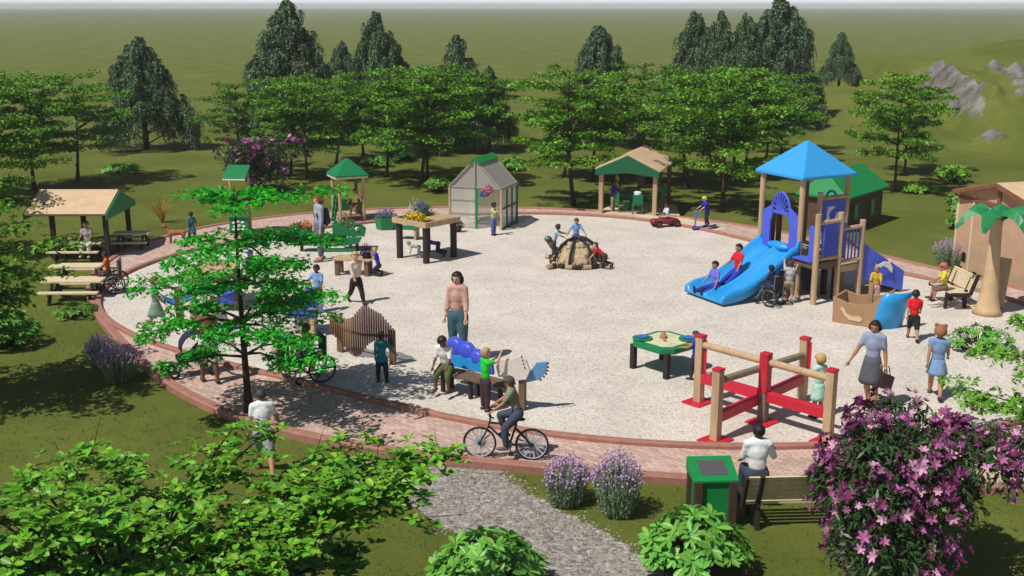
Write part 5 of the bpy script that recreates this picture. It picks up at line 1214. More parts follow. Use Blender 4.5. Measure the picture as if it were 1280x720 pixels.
def person(label, loc, h, face, pose, top=(200, 200, 200), legs=(60, 60, 80), skin='a', hair='k', sleeve=.6, trouser=1.0, shoe=(50, 44, 42), hairlen=0, dress=0, dcol=None, hat=None, group=None, child=None, seat=0, width=1.0, footless=False):
    """face: 0 looks at the camera, 90 to the right, 180 away, -90 left. seat = height of what carries a sitting body"""
    child = h < 1.4 if child is None else child
    t = thing('person', label, 'person', loc, face, group)
    hh = h / (5.9 if child else 7.3); U = Vector((0, 0, 1)); Fw = Vector((0, -1, 0))
    ank = .04 * h; shin = (.205 if child else .23) * h; thi = (.21 if child else .24) * h
    hip_z = ank + shin + thi; neck_l = .03 * h; torso = h - hh - neck_l - hip_z
    shw = (.098 if child else .096) * h * width; hpw = .052 * h; ua = (.15 if child else .165) * h; fa = (.13 if child else .145) * h; hl = .085 * h
    lean = R(pose.get('lean', 0)); T = U * math.cos(lean) + Fw * math.sin(lean); TF = Fw * math.cos(lean) - U * math.sin(lean)
    rr = lambda m, a, b, ra, rb, n=10, flat=1: m.tube([a, a.lerp(b, .5), b], [ra, (ra + rb) / 2 * 1.04, rb], n, flat=flat)
    pel = Vector((0, 0, hip_z)); J = {}
    for s, k in ((1, 'L'), (-1, 'R')):
        S = Vector((s, 0, 0)); p, ab, kn = pose.get('l' + k, (0, 3, 2))
        hip = pel + S * hpw
        d = -U * math.cos(R(p)) + Fw * math.sin(R(p)); d = (d * math.cos(R(ab)) + S * math.sin(R(ab))).normalized()
        q = R(p - kn); d2 = -U * math.cos(q) + Fw * math.sin(q); d2 = (d2 * math.cos(R(ab * .4)) + S * math.sin(R(ab * .4))).normalized()
        kne = hip + d * thi; an = kne + d2 * shin
        fq = q if abs(q) > R(50) else q * .6
        fd = (Fw * math.cos(fq) + U * math.sin(fq)).normalized()
        J['l' + k] = (hip, kne, an, an - fd * .03 * h + d2 * ank * .7, an + fd * .11 * h + d2 * ank * .75)
        p, ab, el = pose.get('a' + k, (2, 8, 10))
        sh = pel + T * (torso * .93) + S * shw
        d = -T * math.cos(R(p)) + TF * math.sin(R(p)); d = (d * math.cos(R(ab)) + S * math.sin(R(ab))).normalized()
        q = R(p + el); d2 = -T * math.cos(q) + TF * math.sin(q); ab2 = ab - el * .2; d2 = (d2 * math.cos(R(ab2)) + S * math.sin(R(ab2))).normalized()
        elb = sh + d * ua; wr = elb + d2 * fa
        nrmv = d2.cross(S); nrmv = nrmv.normalized() if nrmv.length > 1e-4 else Fw
        J['a' + k] = (sh, elb, wr, d2, S, nrmv)
    neck = pel + T * torso; hp_ = R(pose.get('head', 0)) + lean * .75; ht = R(pose.get('turn', 0))
    HU = U * math.cos(hp_) + Fw * math.sin(hp_); HF = Fw * math.cos(hp_) - U * math.sin(hp_)
    HF = Matrix.Rotation(ht, 3, HU) @ HF; HS = HF.cross(HU).normalized()
    hc = neck + T * neck_l * .6 + HU * hh * .52 + HF * hh * .06
    # settle on the ground or the seat
    if pose.get('sit'): dz = seat - (pel.z - .075 * h)
    elif pose.get('crawl'): dz = -min(min(J[k][1].z - .035 * h, J[k][4].z) for k in ('lL', 'lR'))
    else: dz = -min(min(J[k][3].z, J[k][4].z) for k in ('lL', 'lR')) + .012 * h
    D = Vector((0, 0, dz)); mv = Matrix.Translation(D)
    HT = Matrix((( -HS.x, -HF.x, HU.x), (-HS.y, -HF.y, HU.y), (-HS.z, -HF.z, HU.z))).to_4x4()   # local y backwards
    TT = Matrix(((1, -TF.x, T.x), (0, -TF.y, T.y), (0, -TF.z, T.z))).to_4x4()
    def limbs(m, g, o, arm=1.0, leg=1.0, tors=True, lo=0):
        """g: radius factor, o: radius offset"""
        k_ = lambda r_: r_ * h * g + o
        if tors:
            wd = width * (1.0 if not child else .98)
            if not lo: m.ell(pel + T * .01 * h, (k_(.088) * wd, k_(.062), k_(.07)), TT, 12)
            m.ell(pel + T * torso * .35, (k_(.076) * wd, k_(.054), k_(.1)), TT, 12)
            m.ell(pel + T * torso * .68, (k_(.088) * wd, k_(.062), k_(.105)), TT, 12)
            m.tube([J['aL'][0].lerp(J['aR'][0], f) + T * (.012 * h if f in (.3, .7) else 0) for f in (0, .3, .7, 1)], [k_(.036), k_(.046), k_(.046), k_(.036)], 10)
        for k in ('L', 'R'):
            a = J['a' + k]; l = J['l' + k]
            if arm > 0:
                e = min(1, arm / .5); m.tube([a[0], a[0].lerp(a[1], .5 * e), a[0].lerp(a[1], e)], [k_(.034), k_(.03), k_(.025)], 9)
                m.ell(a[0], k_(.036))
                if arm > .5:
                    e = (arm - .5) * 2; m.ell(a[1], k_(.0255)); m.tube([a[1], a[1].lerp(a[2], .4 * e), a[1].lerp(a[2], e)], [k_(.025), k_(.0245), k_(.017 if e > .8 else .022)], 9)
            if leg > 0:
                e = min(1, leg / .5); m.ell(l[0], k_(.056)); m.tube([l[0], l[0].lerp(l[1], .5 * e), l[0].lerp(l[1], e)], [k_(.056), k_(.05), k_(.038)], 10)
                if leg > .5:
                    e = (leg - .5) * 2; m.ell(l[1], k_(.038)); m.tube([l[1], l[1].lerp(l[2], .35 * e), l[1].lerp(l[2], e)], [k_(.037), k_(.038), k_(.024)], 10)
    b = MB(mv); limbs(b, 1, 0)
    b.tube([neck - T * .03 * h, neck + T * neck_l * .5, hc - HU * hh * .25], [.034 * h, .029 * h, .03 * h], 10)
    b.ell(hc + HU * hh * .08, (hh * .36, hh * .43, hh * .42), HT, 12, 0, 9); b.ell(hc - HU * hh * .2 + HF * hh * .06, (hh * .27, hh * .31, hh * .28), HT, 12)
    for k in ('L', 'R'):
        a = J['a' + k]; l = J['l' + k]
        b.tube([a[2] - a[3] * .01 * h, a[2] + a[3] * hl * .3, a[2] + a[3] * hl * .52], [.016 * h, .021 * h, .02 * h], 8, flat=.75)
        if not footless: b.tube([l[3], l[3].lerp(l[4], .5) + U * .006 * h, l[4]], [.02 * h, .024 * h, .017 * h], 8); b.tube([l[2], l[3].lerp(l[4], .25)], [.024 * h, .022 * h], 8)
    ex = MB(mv)
    for k in ('L', 'R'):       # five fingers, slightly curled
        a = J['a' + k]; w0 = a[2] + a[3] * hl * .42; sd = a[3].cross(a[5]).normalized()
        s_ = 1 if k == 'L' else -1
        for i, ln in enumerate((.42, .5, .47, .36)):
            o_ = w0 + sd * ((i - 1.5) * .0105 * h); c1 = o_ + a[3] * hl * ln * .7; c2 = c1 + (a[3] * .75 - a[5] * .5 * s_ * 0 + TF * .45) * hl * ln * .5
            ex.tube([o_, c1, c2], [.0056 * h, .0052 * h, .0038 * h], 5)
        th = a[2] + a[3] * hl * .12; c1 = th + (a[3] * .6 + TF * .7) * hl * .3; ex.tube([th, c1, c1 + (a[3] * .8 + TF * .25) * hl * .25], [.0068 * h, .006 * h, .0045 * h], 5)
    for s in (-1, 1):
        ex.ell(hc + HF * hh * .385 + HS * s * hh * .15 + HU * hh * .03, (hh * .045, hh * .02, hh * .03), HT, 6, 1, 5)
        ex.ell(hc + HS * s * hh * .35 - HU * hh * .02 - HF * hh * .02, (hh * .04, hh * .07, hh * .11), HT, 6, 0, 5)
    ex.ell(hc + HF * hh * .4 - HU * hh * .08, (hh * .05, hh * .07, hh * .09), HT, 6, 0, 5); ex.ell(hc + HF * hh * .335 - HU * hh * .25, (hh * .1, hh * .03, hh * .022), HT, 6, 2, 5)
    remesh('body', b, SKIN[skin], t, h * .0125, ex, [eye_m, lip_m])
    # clothes
    if top is not None:
        m = MB(mv); limbs(m, 1.08, .006 * h, arm=sleeve, leg=0, lo=1)
        m.tube([neck - T * .07 * h, neck - T * .012 * h], [.05 * h, .038 * h], 10); remesh('shirt', m, cloth(top), t, h * .0135)
    if trouser > 0 and legs is not None:
        m = MB(mv); limbs(m, 1.1, .007 * h, arm=0, leg=trouser, tors=False); m.ell(pel + T * .01 * h, (.1 * h, .077 * h, .088 * h), TT, 12); remesh('trousers' if trouser > .7 else 'shorts', m, cloth(legs), t, h * .0135)
    if dress:
        m = MB(mv); zt_, zb_ = hip_z + torso * .28, hip_z - dress * h; n = 18; vs = []; fs = []
        sw = abs(J['lL'][1].y - J['lR'][1].y) * .35
        for i in range(6):
            f = i / 5; z = zt_ + (zb_ - zt_) * f; rx = (.082 + .05 * f ** .8) * h; ry = (.06 + .05 * f ** .8) * h + sw * f
            if z < .0: z = .02
            for j in range(n): a = 6.2832 * j / n; k = 1 + .05 * f * math.cos(6 * a); vs.append((rx * k * math.cos(a), ry * k * math.sin(a), z))
        for i in range(5):
            for j in range(n): fs.append((i * n + j, (i + 1) * n + j, (i + 1) * n + (j + 1) % n, i * n + (j + 1) % n))
        fs += [tuple(range(n)), tuple(5 * n + j for j in range(n - 1, -1, -1))]
        m.add(vs, fs); m.build('skirt', cloth(dcol or legs), t, True)
    if shoe and not footless:
        for k in ('L', 'R'):
            l = J['l' + k]; m = MB(mv); m.tube([l[3] - (l[4] - l[3]).normalized() * .008 * h, l[3].lerp(l[4], .3) + U * .008 * h, l[3].lerp(l[4], .75), l[4] + (l[4] - l[3]).normalized() * .008 * h], [.025 * h, .031 * h, .028 * h, .014 * h], 9, flat=.85); m.build('shoe', cloth(shoe), t, True)
    # hair: a shell over the skull, open at the face
    def shell(s, zc, fc, m):
        n, kk = 18, 14; vs = []; keep = []
        for i in range(kk + 1):
            e = -math.pi / 2 + math.pi * i / kk
            for j in range(n):
                a = 2 * math.pi * j / n; x, y, z = math.cos(e) * math.cos(a), math.cos(e) * math.sin(a), math.sin(e)
                w = 1 + .03 * math.sin(7 * a + 3 * e)
                vs.append((x * hh * .395 * s * w, y * hh * .465 * s * w, z * hh * .45 * s * w)); keep.append(not ((y < fc and z < zc) or (z < -.5 and y < .55) or z < -.8))
        fs = [(i * n + j, i * n + (j + 1) % n, (i + 1) * n + (j + 1) % n, (i + 1) * n + j) for i in range(kk) for j in range(n)]
        fs = [f for f in fs if all(keep[q] for q in f)]
        m.add(vs, fs, 0, Matrix.Translation(hc + HU * hh * .09) @ HT)
    if hair:
        m = MB(mv); shell(1.03, .42, -.42 if hairlen else -.22, m)
        if hairlen: m.tube([hc - HF * hh * .28 + HU * hh * .1, hc - HF * hh * .38 - HU * hh * .2, hc - HF * hh * .3 - HU * hh * (.3 + hairlen)], [hh * .3, hh * .32, hh * .16], 10)
        if hairlen:
            for s in (-1, 1): m.tube([hc + HS * s * hh * .3 + HU * hh * .12 - HF * hh * .1, hc + HS * s * hh * .32 - HU * hh * .15 - HF * hh * .1, hc + HS * s * hh * .26 - HU * hh * (.25 + hairlen * .6) - HF * hh * .16], [hh * .13, hh * .15, hh * .07], 8, flat=1.4)
        o = m.build('hair', HAIR[hair], t, True); sd_ = o.modifiers.new('thick', 'SOLIDIFY'); sd_.thickness = hh * .035; sd_.offset = .5
    if hat:
        m = MB(mv); shell(1.12, .22, -.1, m)
        if hat[1] == 'brim': m.lathe([(hh * .42, -.01), (hh * .68, -.03), (hh * .68, -.02), (hh * .42, .02)], hc + HU * hh * .28, 16, 0, HT)
        if hat[1] == 'cap': m.prism(disc(0, 0, hh * .3, hh * .34, 10, 180, 360), hh * .05, Matrix.Translation(hc + HU * hh * .25 + HF * hh * .38) @ HT @ Matrix.Rotation(R(90), 4, 'X'))
        if hat[1] == 'ears':
            for s in (-1, 1): m.ell(hc + HU * hh * .56 + HS * s * hh * .3, (hh * .14, hh * .08, hh * .14), HT, 8)
        o = m.build('hat', cloth(hat[0]), t, True); sd_ = o.modifiers.new('thick', 'SOLIDIFY'); sd_.thickness = hh * .05; sd_.offset = .6
    t['_dz'] = dz
    t['J'] = 0; del t['J']; del t['_dz']
    P = {k: [Vector(x) + D for x in v[:3]] for k, v in J.items()}
    return t, P
def gp(px, py, z=.1): return G(px, py, z)
def HL(*a): return a
P_ = person
MIXW = lambda **k: dict(WALK, **k)
d = (G(640, 512, .1) - G(548, 488, .1)).normalized(); pa = G(548, 488, .1)
# back row, left to right
P_('adult in a grey sleeveless top seated at the shaded picnic table under the shelter', gp(112, 325, 0), 1.3, 0, dict(SIT, aL=(24, 8, 60), aR=(24, 8, 60)), (168, 164, 172), (200, 190, 186), 'b', 'n', .3, seat=.4, shoe=(220, 214, 210))
P_('child in a teal coat walking the dog on the back left walk', gp(241, 303), 1.0, -150, MIXW(aR=(30, 20, 20)), (52, 104, 122), (38, 40, 48), 'b', 'k', .95, dress=.12, dcol=(52, 104, 122))
mt_, _ = P_('tall person in grey with a dark backpack standing by the alligator planter', gp(401, 326), 1.93, -60, dict(lL=(5, 3, 4), lR=(-4, 3, 6), turn=-25), (156, 160, 176), (92, 98, 112), 'a', 'r', .98, .93, (150, 110, 90), hairlen=.25)
b = thing('backpack', 'dark backpack on the back of the tall person in grey', 'backpack', mt_.matrix_basis @ Vector((0, .22, 1.12)), -60)
part(b, 'bag', M('dark_bag', (40, 44, 58), .7, .15, 8), lambda m: m.ell((0, 0, .16), (.16, .1, .28), None, 12), 0, True); part(b, 'pocket', M('bag_pocket', (52, 56, 70), .7, .15, 8), lambda m: m.ell((0, .08, .06), (.11, .05, .12), None, 10), 0, True)
for s in (-1, 1): part(b, 'strap', M('dark_bag', (40, 44, 58)), lambda m: m.tube([(s * .1, -.06, .4), (s * .12, -.2, .42), (s * .12, -.34, .28), (s * .12, -.26, .0), (s * .11, -.04, -.02)], .018, 6), 0)
P_('child in a yellow shirt sitting in the small green roofed tower', gp(444, 277) + Vector((0, .2, 0)), 1.0, -10, dict(SIT, lL=(70, 10, 60), lR=(70, 10, 60), aL=(10, 40, 60), aR=(10, 30, 40)), (216, 214, 120), (120, 60, 50), 'b', 'n', .5, seat=.5)
P_('blond child crawling under the left of the raised flower table', gp(524, 322), .8, -75, CRAWL, (176, 186, 176), (120, 130, 128), 'a', 'y', .9)
P_('child in blue crawling under the right of the raised flower table', gp(548, 321), 1.0, -80, CRAWL, (48, 52, 170), (34, 38, 70), 'c', 'k', .95)
P_('child in a pale yellow jacket and jeans standing at the greenhouse door', gp(617, 294), 1.08, 60, dict(aL=(10, 10, 20), aR=(60, 10, 80), turn=20), (190, 190, 120), (88, 104, 168), 'c', 'k', .95)
P_('boy in a blue vest with red sleeves kneeling at the low timber table', gp(474, 345), .98, -100, dict(KNEEL, aL=(50, 8, 30)), (42, 52, 190), (30, 30, 44), 'a', 'y', .12, group=None)
P_('blond boy in a pale shirt and black trousers striding between young tree and chime wall', gp(446, 379), 1.36, 35, MIXW(turn=-30), (206, 184, 172), (34, 30, 34), 'a', 'y', .9)
P_('boy in a light blue shirt standing behind the blue water table', gp(398, 390), 1.18, -15, dict(aL=(18, 12, 30), aR=(40, 24, 60), lL=(6, 5, 2), lR=(-4, 5, 2)), (124, 160, 206), (60, 50, 50), 'c', 'k', .45, 1.0)
P_('child in a bright blue cap and dark clothes walking behind the young tree', gp(315, 358), 1.0, 20, WALK, (40, 48, 62), (38, 56, 66), 'b', 'k', .9, hat=((32, 46, 190), 'plain'))
P_('red haired child in a green dress with brown boots at the left walk', gp(197, 412), 1.28, 100, MIXW(aL=(10, 6, 30)), (122, 148, 130), (122, 148, 130), 'b', 'r', .3, 0, (70, 50, 46), dress=.17, dcol=(122, 148, 130))
P_('person in white shorts and brown top seen from behind pushing the stroller', gp(263, 478), 1.58, -155, dict(lL=(10, 4, 4), lR=(-8, 4, 8), aL=(38, 8, 30), aR=(38, 8, 30)), (132, 84, 66), (206, 202, 200), 'c', 'k', .3, .55, (74, 56, 50))
P_('child in a teal tunic and navy trousers seen from behind facing the chime wall', gp(478, 478), 1.04, 172, dict(aR=(20, 30, 10), lL=(2, 6, 2), lR=(2, 6, 2)), (28, 124, 132), (30, 36, 66), 'c', 'k', .75, dress=.02, dcol=(28, 124, 132))
P_('woman in a pink open cardigan and teal jeans standing in the middle of the gravel', gp(573, 452), 1.93, -15, dict(aL=(12, 10, 18), aR=(4, 10, 12), lL=(4, 3, 2), lR=(-3, 3, 3), turn=-10), (206, 160, 148), (60, 98, 110), 'a', 'k', .8, 1.0, (60, 50, 50), hairlen=.35, width=.8)
P_('boy in white shirt and olive trousers seated on the left end of the humped bench', pa + d * .24 + Vector((-.02, .02, 0)), 1.3, -20, dict(SIT, lL=(68, 12, 62), lR=(66, 10, 70), lean=18, aL=(40, 8, 30), aR=(26, 8, 30), turn=40, head=10), (226, 228, 226), (84, 98, 52), 'c', 'k', .5, .75, (80, 62, 56), seat=.43)
P_('child in a vivid green shirt standing before the humped blue bench', gp(607, 513), 1.2, 120, dict(aL=(70, 6, 10), aR=(100, 16, 60)), (30, 196, 50), (66, 44, 52), 'a', 'y', .35, 1.0)
P_('person in white shirt and grey shorts walking by the kerb under the young tree', gp(332, 592, 0), 1.45, -165, MIXW(lean=12, aL=(8, 12, 20), aR=(14, 22, 40)), (230, 230, 232), (150, 150, 158), 'b', 'g', .35, .6, (176, 50, 56))
# turtle children
P_('boy in light blue sitting on top of the stone turtle', gp(720, 330) + Vector((0, .1, 0)), 1.0, 0, dict(SIT, lL=(60, 25, 60), lR=(60, 25, 60), aL=(26, 34, 10), aR=(26, 34, 10)), (124, 158, 214), (70, 76, 104), 'b', 'n', .6, seat=.72)
P_('child in red crawling at the right side of the stone turtle', gp(756, 336), .95, -95, dict(CRAWL, lean=52), (196, 42, 52), (52, 50, 46), 'a', 'n', .6)
P_('child in pale blue behind the left of the stone turtle', gp(692, 323), 1.05, 80, dict(aL=(80, 10, 20), aR=(70, 10, 10), lean=14), (164, 190, 206), (70, 76, 84), 'c', 'g', .6)
# pavilion
P_('boy in royal blue standing left in the open pavilion', inP(.36, .35), 1.12, 60, dict(aL=(40, 8, 20), aR=(20, 8, 20)), (36, 40, 178), (150, 140, 112), 'c', 'k', .9)
P_('child in a white shirt seen from behind on a green chair in the pavilion', inP(1.3, .1), 1.0, 160, SIT, (214, 226, 230), (60, 60, 84), 'c', 'k', .4, seat=.38)
P_('child in green standing at the right of the open pavilion', inP(2.12, .55), 1.22, -170, dict(aL=(20, 8, 30), aR=(20, 8, 30)), (66, 100, 56), (70, 78, 70), 'd', 'k', .6)
# pedal cart
p = gp(832, 283); t = thing('pedal_cart', 'low dark red pedal cart in front of the right pavilion post', 'pedal cart', p, 15)
cr = M('cart_red', (132, 36, 48), .45, .12, 5)
part(t, 'body', cr, lambda m: (m.ell((0, 0, .2), (.48, .2, .12), None, 12), m.ell((-.42, 0, .2), (.16, .17, .1), None, 10)), 0, True)
for x, y in ((-.34, -.22), (.32, -.22), (-.34, .22), (.32, .22)): w = part(t, 'wheel', black, lambda m: m.tube([(x + .1 * math.cos(R(a)), y, .13 + .1 * math.sin(R(a))) for a in range(0, 360, 30)], .035, 6, closed=True), 0); part(w, 'hub', cr, lambda m: m.tube([(x, y - .02, .13), (x, y + .02, .13)], .07, 10), 0)
part(t, 'steering_wheel', black, lambda m: m.tube([(-.22 + .02 * math.sin(R(a)), .1 * math.cos(R(a)), .42 + .1 * math.sin(R(a))) for a in range(0, 360, 30)], .014, 5, closed=True), 0)
P_('child in white seated in the red pedal cart', p + Vector((.05, 0, 0)), .98, -70, dict(SIT, lL=(80, 8, 20), lR=(80, 8, 20)), (216, 214, 216), (110, 40, 50), 'c', 'k', .5, seat=.2)
# scooter
p = gp(880, 287); t = thing('kick_scooter', 'small blue scooter on the pad right of the pavilion', 'scooter', p, 20)
part(t, 'deck', blue, lambda m: m.box((.05, 0, .1), (.75, .14, .05)), .015); part(t, 'stem', blue, lambda m: (m.tube([(-.36, 0, .1), (-.3, 0, .62)], .025, 8), m.tube([(-.3, -.17, .62), (-.3, .17, .62)], .02, 8)), 0)
for x in (-.36, .4): part(t, 'wheel', black, lambda m: m.tube([(x + .06 * math.cos(R(a)), 0, .08 + .06 * math.sin(R(a))) for a in range(0, 360, 30)], .024, 6, closed=True), 0)
P_('child with a royal blue jacket and yellow helmet riding the scooter', p + Vector((.08, 0, .125)), 1.0, -75, dict(lean=14, aL=(52, 10, 20), aR=(52, 10, 20), lL=(20, 4, 24), lR=(-4, 4, 20)), (30, 36, 186), (36, 40, 90), 'a', 'y', .5, hat=((196, 190, 110), 'plain'))
# tower children
TT_ = Matrix.Translation(bpy.data.objects['play_tower'].location) @ Matrix.Rotation(R(27.8), 4, 'Z')
def onT(x, y, z=0): return TT_ @ Vector((x, y, z))
P_('boy in a red shirt sliding on the upper part of the wide blue slide', onT(-1.12, 1.02, 0), 1.32, 27.8 - 90, dict(SLIDE, lean=-4, lL=(58, 8, 6), lR=(58, 8, 6)), (214, 30, 36), (40, 56, 170), 'b', 'k', .45, seat=.47)
P_('boy in a lilac blue shirt at the foot of the wide blue slide', onT(-1.86, .95, 0), 1.25, 27.8 - 90, dict(SLIDE, lean=2, lL=(84, 12, 4), lR=(84, 12, 4)), (112, 112, 206), (34, 50, 150), 'b', 'k', .5, seat=.16)
P_('child in pale grey climbing beside the tower base', gp(985, 379), 1.1, 165, dict(aL=(110, 10, 20), aR=(90, 12, 20), lL=(18, 6, 20), lR=(0, 4, 4)), (176, 178, 170), (150, 134, 112), 'a', 'g', .6, .6)
P_('dark haired child in green peeking over the far ramp rail', onT(1.75, .45, .0), 1.3, 90, dict(), (60, 100, 66), (50, 50, 60), 'd', 'k', .6)
P_('child in mustard playing inside the ship box', gp(1092, 388) + Vector((.1, .3, .05)), 1.0, -20, dict(aL=(40, 8, 30), aR=(40, 8, 30)), (196, 160, 44), (180, 150, 150), 'b', 'y', .7)
P_('boy in a red shirt and black shorts seen from behind walking past the ship box', gp(1140, 425), 1.18, 165, WALK, (214, 24, 34), (30, 28, 32), 'b', 'k', .45, .55, (70, 54, 48))
P_('child in yellow top and pink hat seated on the end of the dark bench', gp(1179, 384) + Vector((-.02, -.0, 0)), 1.12, -95, dict(SIT, lL=(78, 8, 70), lR=(78, 8, 66)), (212, 206, 60), (120, 92, 80), 'b', 'n', .5, .6, seat=.43, hat=((196, 96, 96), 'plain'))
wm, wj = P_('woman in a grey blue top and dark grey skirt walking left with a brown bag', gp(1086, 510), 1.7, -32, MIXW(lL=(12, 2, 4), lR=(-14, 2, 16), aL=(-6, 12, 14), aR=(10, 26, 14)), (146, 156, 184), (84, 86, 92), 'b', 'k', .38, 0, (196, 166, 130), dress=.2, dcol=(84, 86, 92), hairlen=.05, width=.9)
hd = wm.matrix_basis @ wj['aL'][2]
b = thing('handbag', 'flat dark brown bag carried by the woman in the grey skirt', 'bag', hd + Vector((.03, .02, -.3)), 30)
part(b, 'bag', M('bag_brown', (58, 38, 34), .5, .15, 6), lambda m: m.prism([(-.19, -.08), (.12, -.2), (.2, .06), (-.1, .2)], .07), .015); part(b, 'handle', black, lambda m: m.tube([(-.08, 0, .18), (-.03, 0, .3), (.05, 0, .28), (.1, 0, .1)], .01, 5), 0)
P_('girl in blue pinafore dress and bear ear hat walking away on the right', gp(1168, 496), 1.44, 158, WALK, (116, 146, 184), (116, 146, 184), 'b', 'n', .25, 0, (70, 60, 60), dress=.1, dcol=(116, 146, 184), hat=((150, 104, 70), 'ears'), child=True)
P_('child in a mint dress and straw hat behind the crossed red beams', gp(1021, 522), 1.2, -150, dict(aL=(60, 20, 10), aR=(20, 10, 10)), (176, 214, 198), (176, 214, 198), 'b', 'y', .2, 0, dress=.16, dcol=(176, 214, 198), hat=((190, 156, 96), 'plain'))
P_('child in a blue and red vest beside the right leg of the activity table', gp(868, 474), 1.0, -120, dict(aL=(50, 10, 30), aR=(50, 10, 30), lL=(16, 5, 20), lR=(-10, 5, 20)), (34, 50, 180), (44, 46, 56), 'b', 'g', .12)
P_('man in a white shirt seated on the near bench with his back to the camera', gp(953, 655, 0) + Vector((0, .52, 0)), 1.6, 176, dict(SIT, lean=2, aL=(20, 10, 40), aR=(24, 22, 70), turn=10), (226, 230, 232), (58, 62, 84), 'd', 'k', .65, seat=.43, child=False)
# ------------------------------------------------------------------ bicycle and rider
def bicycle(label, p, rz, r_=.27):
    t = thing('bicycle', label, 'bicycle', p, rz)           # front wheel towards -x
    L = .43; spk = M('pale_spokes', (176, 182, 188), .45, .08, 5)
    for s in (-1, 1):
        w = part(t, 'wheel', spk, lambda m: m.tube([(s * L + (r_ - .025) * math.cos(R(a)), 0, r_ + (r_ - .025) * math.sin(R(a))) for a in range(0, 360, 15)], .011, 6, closed=True), 0)
        part(w, 'tyre', black, lambda m: m.tube([(s * L + r_ * .965 * math.cos(R(a)), 0, r_ + r_ * .965 * math.sin(R(a))) for a in range(0, 360, 12)], .018, 7, closed=True), 0)
        part(w, 'spokes', spk, lambda m: [m.beam((s * L, 0, r_), (s * L + (r_ - .03) * math.cos(R(a)), 0, r_ + (r_ - .03) * math.sin(R(a))), .012, .03 if a % 40 == 0 else .01) for a in range(0, 360, 20)], 0)
        part(w, 'hub', black, lambda m: m.tube([(s * L, -.05, r_), (s * L, .05, r_)], .03, 8), 0)
    fm = M('bike_frame', (38, 42, 54), .35, .1, 5)
    bb, st, hd_, hb = (.06, 0, .25), (.17, 0, .6), (-.27, 0, .62), (-.28, 0, .56)
    part(t, 'frame', fm, lambda m: [m.tube([a, b], .018, 8) for a, b in ((bb, st), (st, hd_), (bb, hb), (bb, (L, .04, r_)), (bb, (L, -.04, r_)), ((.15, 0, .55), (L, .04, r_)), ((.15, 0, .55), (L, -.04, r_)))], 0)
    part(t, 'fork', fm, lambda m: [m.tube([(-.26, 0, .66), (-.3, y * .6, .5), (-L, y, r_)], .014, 7) for y in (-.045, .045)], 0)
    part(t, 'handlebar', black, lambda m: (m.tube([(-.26, 0, .64), (-.25, 0, .76)], .016, 7), m.tube([(-.17, -.24, .79), (-.26, -.1, .77), (-.26, .1, .77), (-.17, .24, .79)], .014, 7)), 0)
    part(t, 'saddle', black, lambda m: (m.tube([(.17, 0, .58), (.18, 0, .68)], .014, 7), m.ell((.2, 0, .7), (.13, .06, .03), None, 10)), 0, True)
    part(t, 'crank', steel, lambda m: (m.tube([(.06, -.05, .25), (.06, .05, .25)], .05, 10), m.beam((.06, -.06, .25), (.1, -.06, .13), .02, .02), m.beam((.06, .06, .25), (.02, .06, .37), .02, .02)), 0)
    part(t, 'pedal', black, lambda m: m.box((.1, -.11, .125), (.09, .08, .02)), 0); part(t, 'pedal', black, lambda m: m.box((.02, .11, .375), (.09, .08, .02)), 0)
    return t
p = (gp(601, 570) + gp(664, 577)) / 2
bk = bicycle('dark bicycle with pale spoked wheels ridden left along the brick walk', p, -6)
P_('cyclist in an olive vest and grey trousers riding left on the bicycle', bk.matrix_basis @ Vector((.2, 0, 0)) + Vector((0, 0, 0)), 1.32, -96, dict(SIT, lean=16, lL=(42, 7, 46), lR=(76, 7, 92), aL=(52, 10, 18), aR=(52, 10, 18), head=-4), (132, 132, 112), (62, 70, 90), 'b', 'g', .4, seat=.7, shoe=(96, 94, 98), child=False, hat=((84, 76, 68), 'plain'))
# ------------------------------------------------------------------ wheelchairs
def wheelchair(label, p, rz, s=1):
    t = thing('wheelchair', label, 'wheelchair', p, rz, 'wheelchairs'); t.scale = (s, s, s)   # faces -y
    for x in (-.27, .27):
        w = part(t, 'wheel', black, lambda m: m.tube([(x, .12 + .27 * math.cos(R(a)), .28 + .27 * math.sin(R(a))) for a in range(0, 360, 15)], .02, 6, closed=True), 0)
        part(w, 'push_rim', steel, lambda m: m.tube([(x * 1.12, .12 + .23 * math.cos(R(a)), .28 + .23 * math.sin(R(a))) for a in range(0, 360, 20)], .009, 5, closed=True), 0)
        part(w, 'spokes', black, lambda m: [m.beam((x, .12, .28), (x, .12 + .26 * math.cos(R(a)), .28 + .26 * math.sin(R(a))), .022, .022) for a in range(0, 360, 60)], 0)
        part(t, 'caster', black, lambda m: m.tube([(x * .85, -.34 + .07 * math.cos(R(a)), .085 + .07 * math.sin(R(a))) for a in range(0, 360, 30)], .02, 6, closed=True), 0)
        part(t, 'armrest', black, lambda m: m.box((x * .86, .0, .62), (.05, .3, .035)), .008)
        part(t, 'footrest', steel, lambda m: (m.tube([(x * .75, -.2, .42), (x * .7, -.45, .16)], .013, 6), m.box((x * .55, -.5, .13), (.15, .14, .015))), 0)
    part(t, 'frame', steel, lambda m: [m.tube(q, .014, 6) for x in (-.22, .22) for q in ([(x, .24, .95), (x, .22, .3), (x, .2, .2)], [(x, .22, .44), (x, -.25, .44), (x, -.34, .14)], [(x, .22, .62), (x, -.16, .62), (x, -.2, .44)], [(x, .24, .95), (x, .36, .95)])], 0)
    part(t, 'seat', M('chair_black', (36, 36, 42), .8, .1, 6), lambda m: m.box((0, 0, .45), (.42, .44, .04)), .01); part(t, 'backrest', M('chair_black', (36, 36, 42)), lambda m: m.box((0, .22, .7), (.42, .03, .44)), .01)
    return t
p = gp(141, 365); wheelchair('wheelchair of the child in orange at the nearest picnic table', p, -82, .95)
